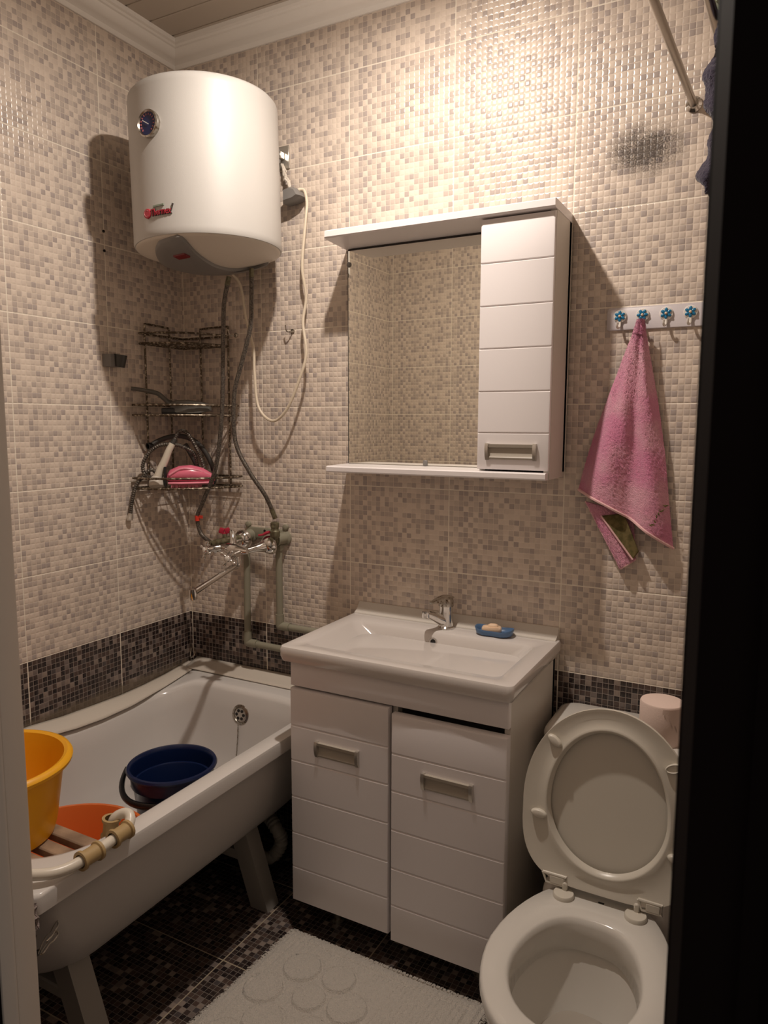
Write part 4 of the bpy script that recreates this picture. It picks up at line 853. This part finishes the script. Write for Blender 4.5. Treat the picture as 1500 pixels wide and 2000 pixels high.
# raised seat, written in its own plane then tilted back
HYp, HZp = -.470, .420
seatm = Matrix.Translation((TX, HYp, HZp)) @ Matrix.Rotation(R(-7.5), 4, 'X')   # local: x across, y depth (- towards the room), z up along the seat
def ov_(hw, z0, z1, wb, n=72, q=2.2, y=0):
    out = []
    zm = lerp(z0, z1, .45)
    for k in range(n):
        a = 2*PI*k/n; c, s = math.cos(a), math.sin(a)
        if s < 0:
            x = hw*abs(c)**(2/(2+2.2*wb))*(1 if c >= 0 else -1)*lerp(1, lerp(1, .88, wb), abs(s)**1.3); z = zm+(z0-zm)*abs(s)**(2/(2+2.2*wb))
        else: x = hw*c; z = zm+(z1-zm)*s
        out.append(seatm @ Vector((x, y, z)))
    return out
# outer lid behind
bm = NB(); loft(bm, [ov_(.170, .012, .398, 1, y=.038), ov_(.185, .0, .412, 1, y=.030), ov_(.187, .0, .414, 1, y=.020), ov_(.182, .004, .409, 1, y=.018), ov_(.10, .06, .33, .5, y=.020), ov_(.02, .18, .22, .0, y=.021)], True, True, True); lid = obj('lid', bm, 'seat', t, ang=50)
bm = NB(); loft(bm, [ov_(.128, .050, .362, 0, y=.012), ov_(.134, .043, .369, 0, y=-.002), ov_(.137, .039, .372, 0, y=-.003), ov_(.142, .034, .376, .1, y=.0), ov_(.162, .022, .396, .5, y=.004), ov_(.182, .010, .411, 1, y=.000), ov_(.190, .0, .418, 1, y=-.001), ov_(.191, -.001, .419, 1, y=.004), ov_(.189, .001, .417, 1, y=.014), ov_(.145, .035, .375, .2, y=.016), ov_(.128, .050, .362, 0, y=.012)]); st = obj('seat_ring', bm, 'seat', t, ang=60)
for x, z, a in ((-.124, .325, -35), (.136, .318, 20), (-.150, .15, -4), (.152, .125, -10)):
    bm = NB(); lathe(bm, [(1, -.002), (1.02, .004), (.85, .0085), (.7, .0095)] if (x, z) != (.136, .318) else [(1, -.002), (1.02, .006), (.9, .0075), (.78, .006), (.74, .003), (.1, .003)], 28, seatm @ T(x, 0, z) @ Matrix.Rotation(R(90), 4, 'X') @ Matrix.Rotation(R(a), 4, 'Z') @ Matrix.Diagonal((.019, .0095, 1, 1))); obj('rubber_bumper', bm, 'seat', st)
for s, x in ((-1, TX-.080), (1, TX+.078)):
    bm = NB(); lathe(bm, [(.024, 0), (.024, .006), (.022, .009), (.001, .009)], 32, T(x, -.480, .40)); hg = obj('hinge', bm, 'seat', t)
    bm = NB(); xo = x-s*.0; tube(bm, [(x, -.468, .405), (x, -.466, .422)], .006, 10); box(bm, x-.006, x+.006, -.474, -.458, .405, .428, .003, 1); obj('hinge_post', bm, 'seat', hg)
    bm = NB(); xa, xb = (x-.052, x+.002) if s < 0 else (x+.002, x+.052)
    tube(bm, [(xa, -.468, .438), (xb, -.468, .438), (xb, -.468, .416), (xa+.008, -.468, .416), (xa, -.468, .438)], .0035, 8); box(bm, xa+.016, xb-.004, -.472, -.462, .417, .436, .002, 1); obj('hinge_arm', bm, 'seat', hg)
# paper roll
t = thing('toilet_roll', (1.715, -.165, .682), 'pale pink toilet paper roll standing on the cistern', 'toilet paper')
bm = NB(); lathe(bm, [(.051, 0), (.053, .003), (.053, .098), (.051, .102), (.046, .1035), (.001, .1035)], 56, T(1.715, -.165, .683)); obj('paper', bm, 'paper', t)
bm = NB(); surf(bm, lambda u, v: Vector((1.715+.0545*math.sin(lerp(.15, 1.15, u)), -.165-.0545*math.cos(lerp(.15, 1.15, u)), .683+lerp(.099, lerp(.085, .03, u)+.005*math.sin(u*24), v))), 24, 6); obj('torn_sheet', bm, 'paper', t)

# ------------------------------------------------------------------ bath mat
t = thing('bath_mat', (1.1, -.8, 0), 'white cotton bath mat with embossed circles on the dark tiled floor', 'bath mat')
MA = Vector((.775, -.437, 0)); MU = Vector((1.372, -.437, 0))-MA; MV = Vector((.735, -1.03, 0))-MA
circ = [(.20, .20, .085), (.38, .18, .075), (.13, .38, .085), (.33, .33, .07), (.50, .30, .085), (.24, .52, .085), (.44, .48, .08), (.62, .46, .08), (.36, .66, .085), (.57, .64, .085), (.15, .66, .08), (.74, .62, .08), (.25, .82, .08), (.48, .82, .08), (.70, .80, .08)]
def mh(u, v, rnd=random.Random(9)):
    z = .010
    for a, b, r in circ:
        d = math.hypot((u-a), (v-b))
        if d < r*1.12: z = .0150 if d < r*.98 else .0070
    e = min(u, v, 1-u, 1-v)
    if e < .03: z = .004+.006*e/.03
    elif .05 < e < .065: z -= .003
    z += .0016*math.sin(u*260)*(1 if (u > .6 or v < .10) else .3)
    return z+rnd.uniform(0, .0028)
def mats(u, v):
    p = MA+MU*u+MV*v; p.z = mh(u, v); p.z += .003*math.sin(7*u+3*v)+.003; return p
bm = NB(); surf(bm, mats, 220, 220)
o = obj('pile', bm, 'mat', t, ang=180)
bm = NB(); rnd = random.Random(11)
for s in range(4):
    n = 110
    for k in range(n):
        f = (k+rnd.random()*.6)/n
        for z in (.004, .009):
            u, v, du, dv = ((f, 0, 0, -1), (f, 1, 0, 1), (0, f, -1, 0), (1, f, 1, 0))[s]
            p = MA+MU*u+MV*v; d = (MU.normalized()*du+MV.normalized()*dv); L = rnd.uniform(.006, .013)
            if s == 0: L *= .6
            tube(bm, [p-d*.004+Vector((0, 0, z)), p+d*L*.5+Vector((rnd.uniform(-.002, .002), 0, z)), p+d*L+Vector((rnd.uniform(-.003, .003), rnd.uniform(-.002, .002), max(.003, z-.003)))], [.0026, .0024, .0018], 5)
o = obj('fringe', bm, 'mat', t); o['kind'] = 'stuff'
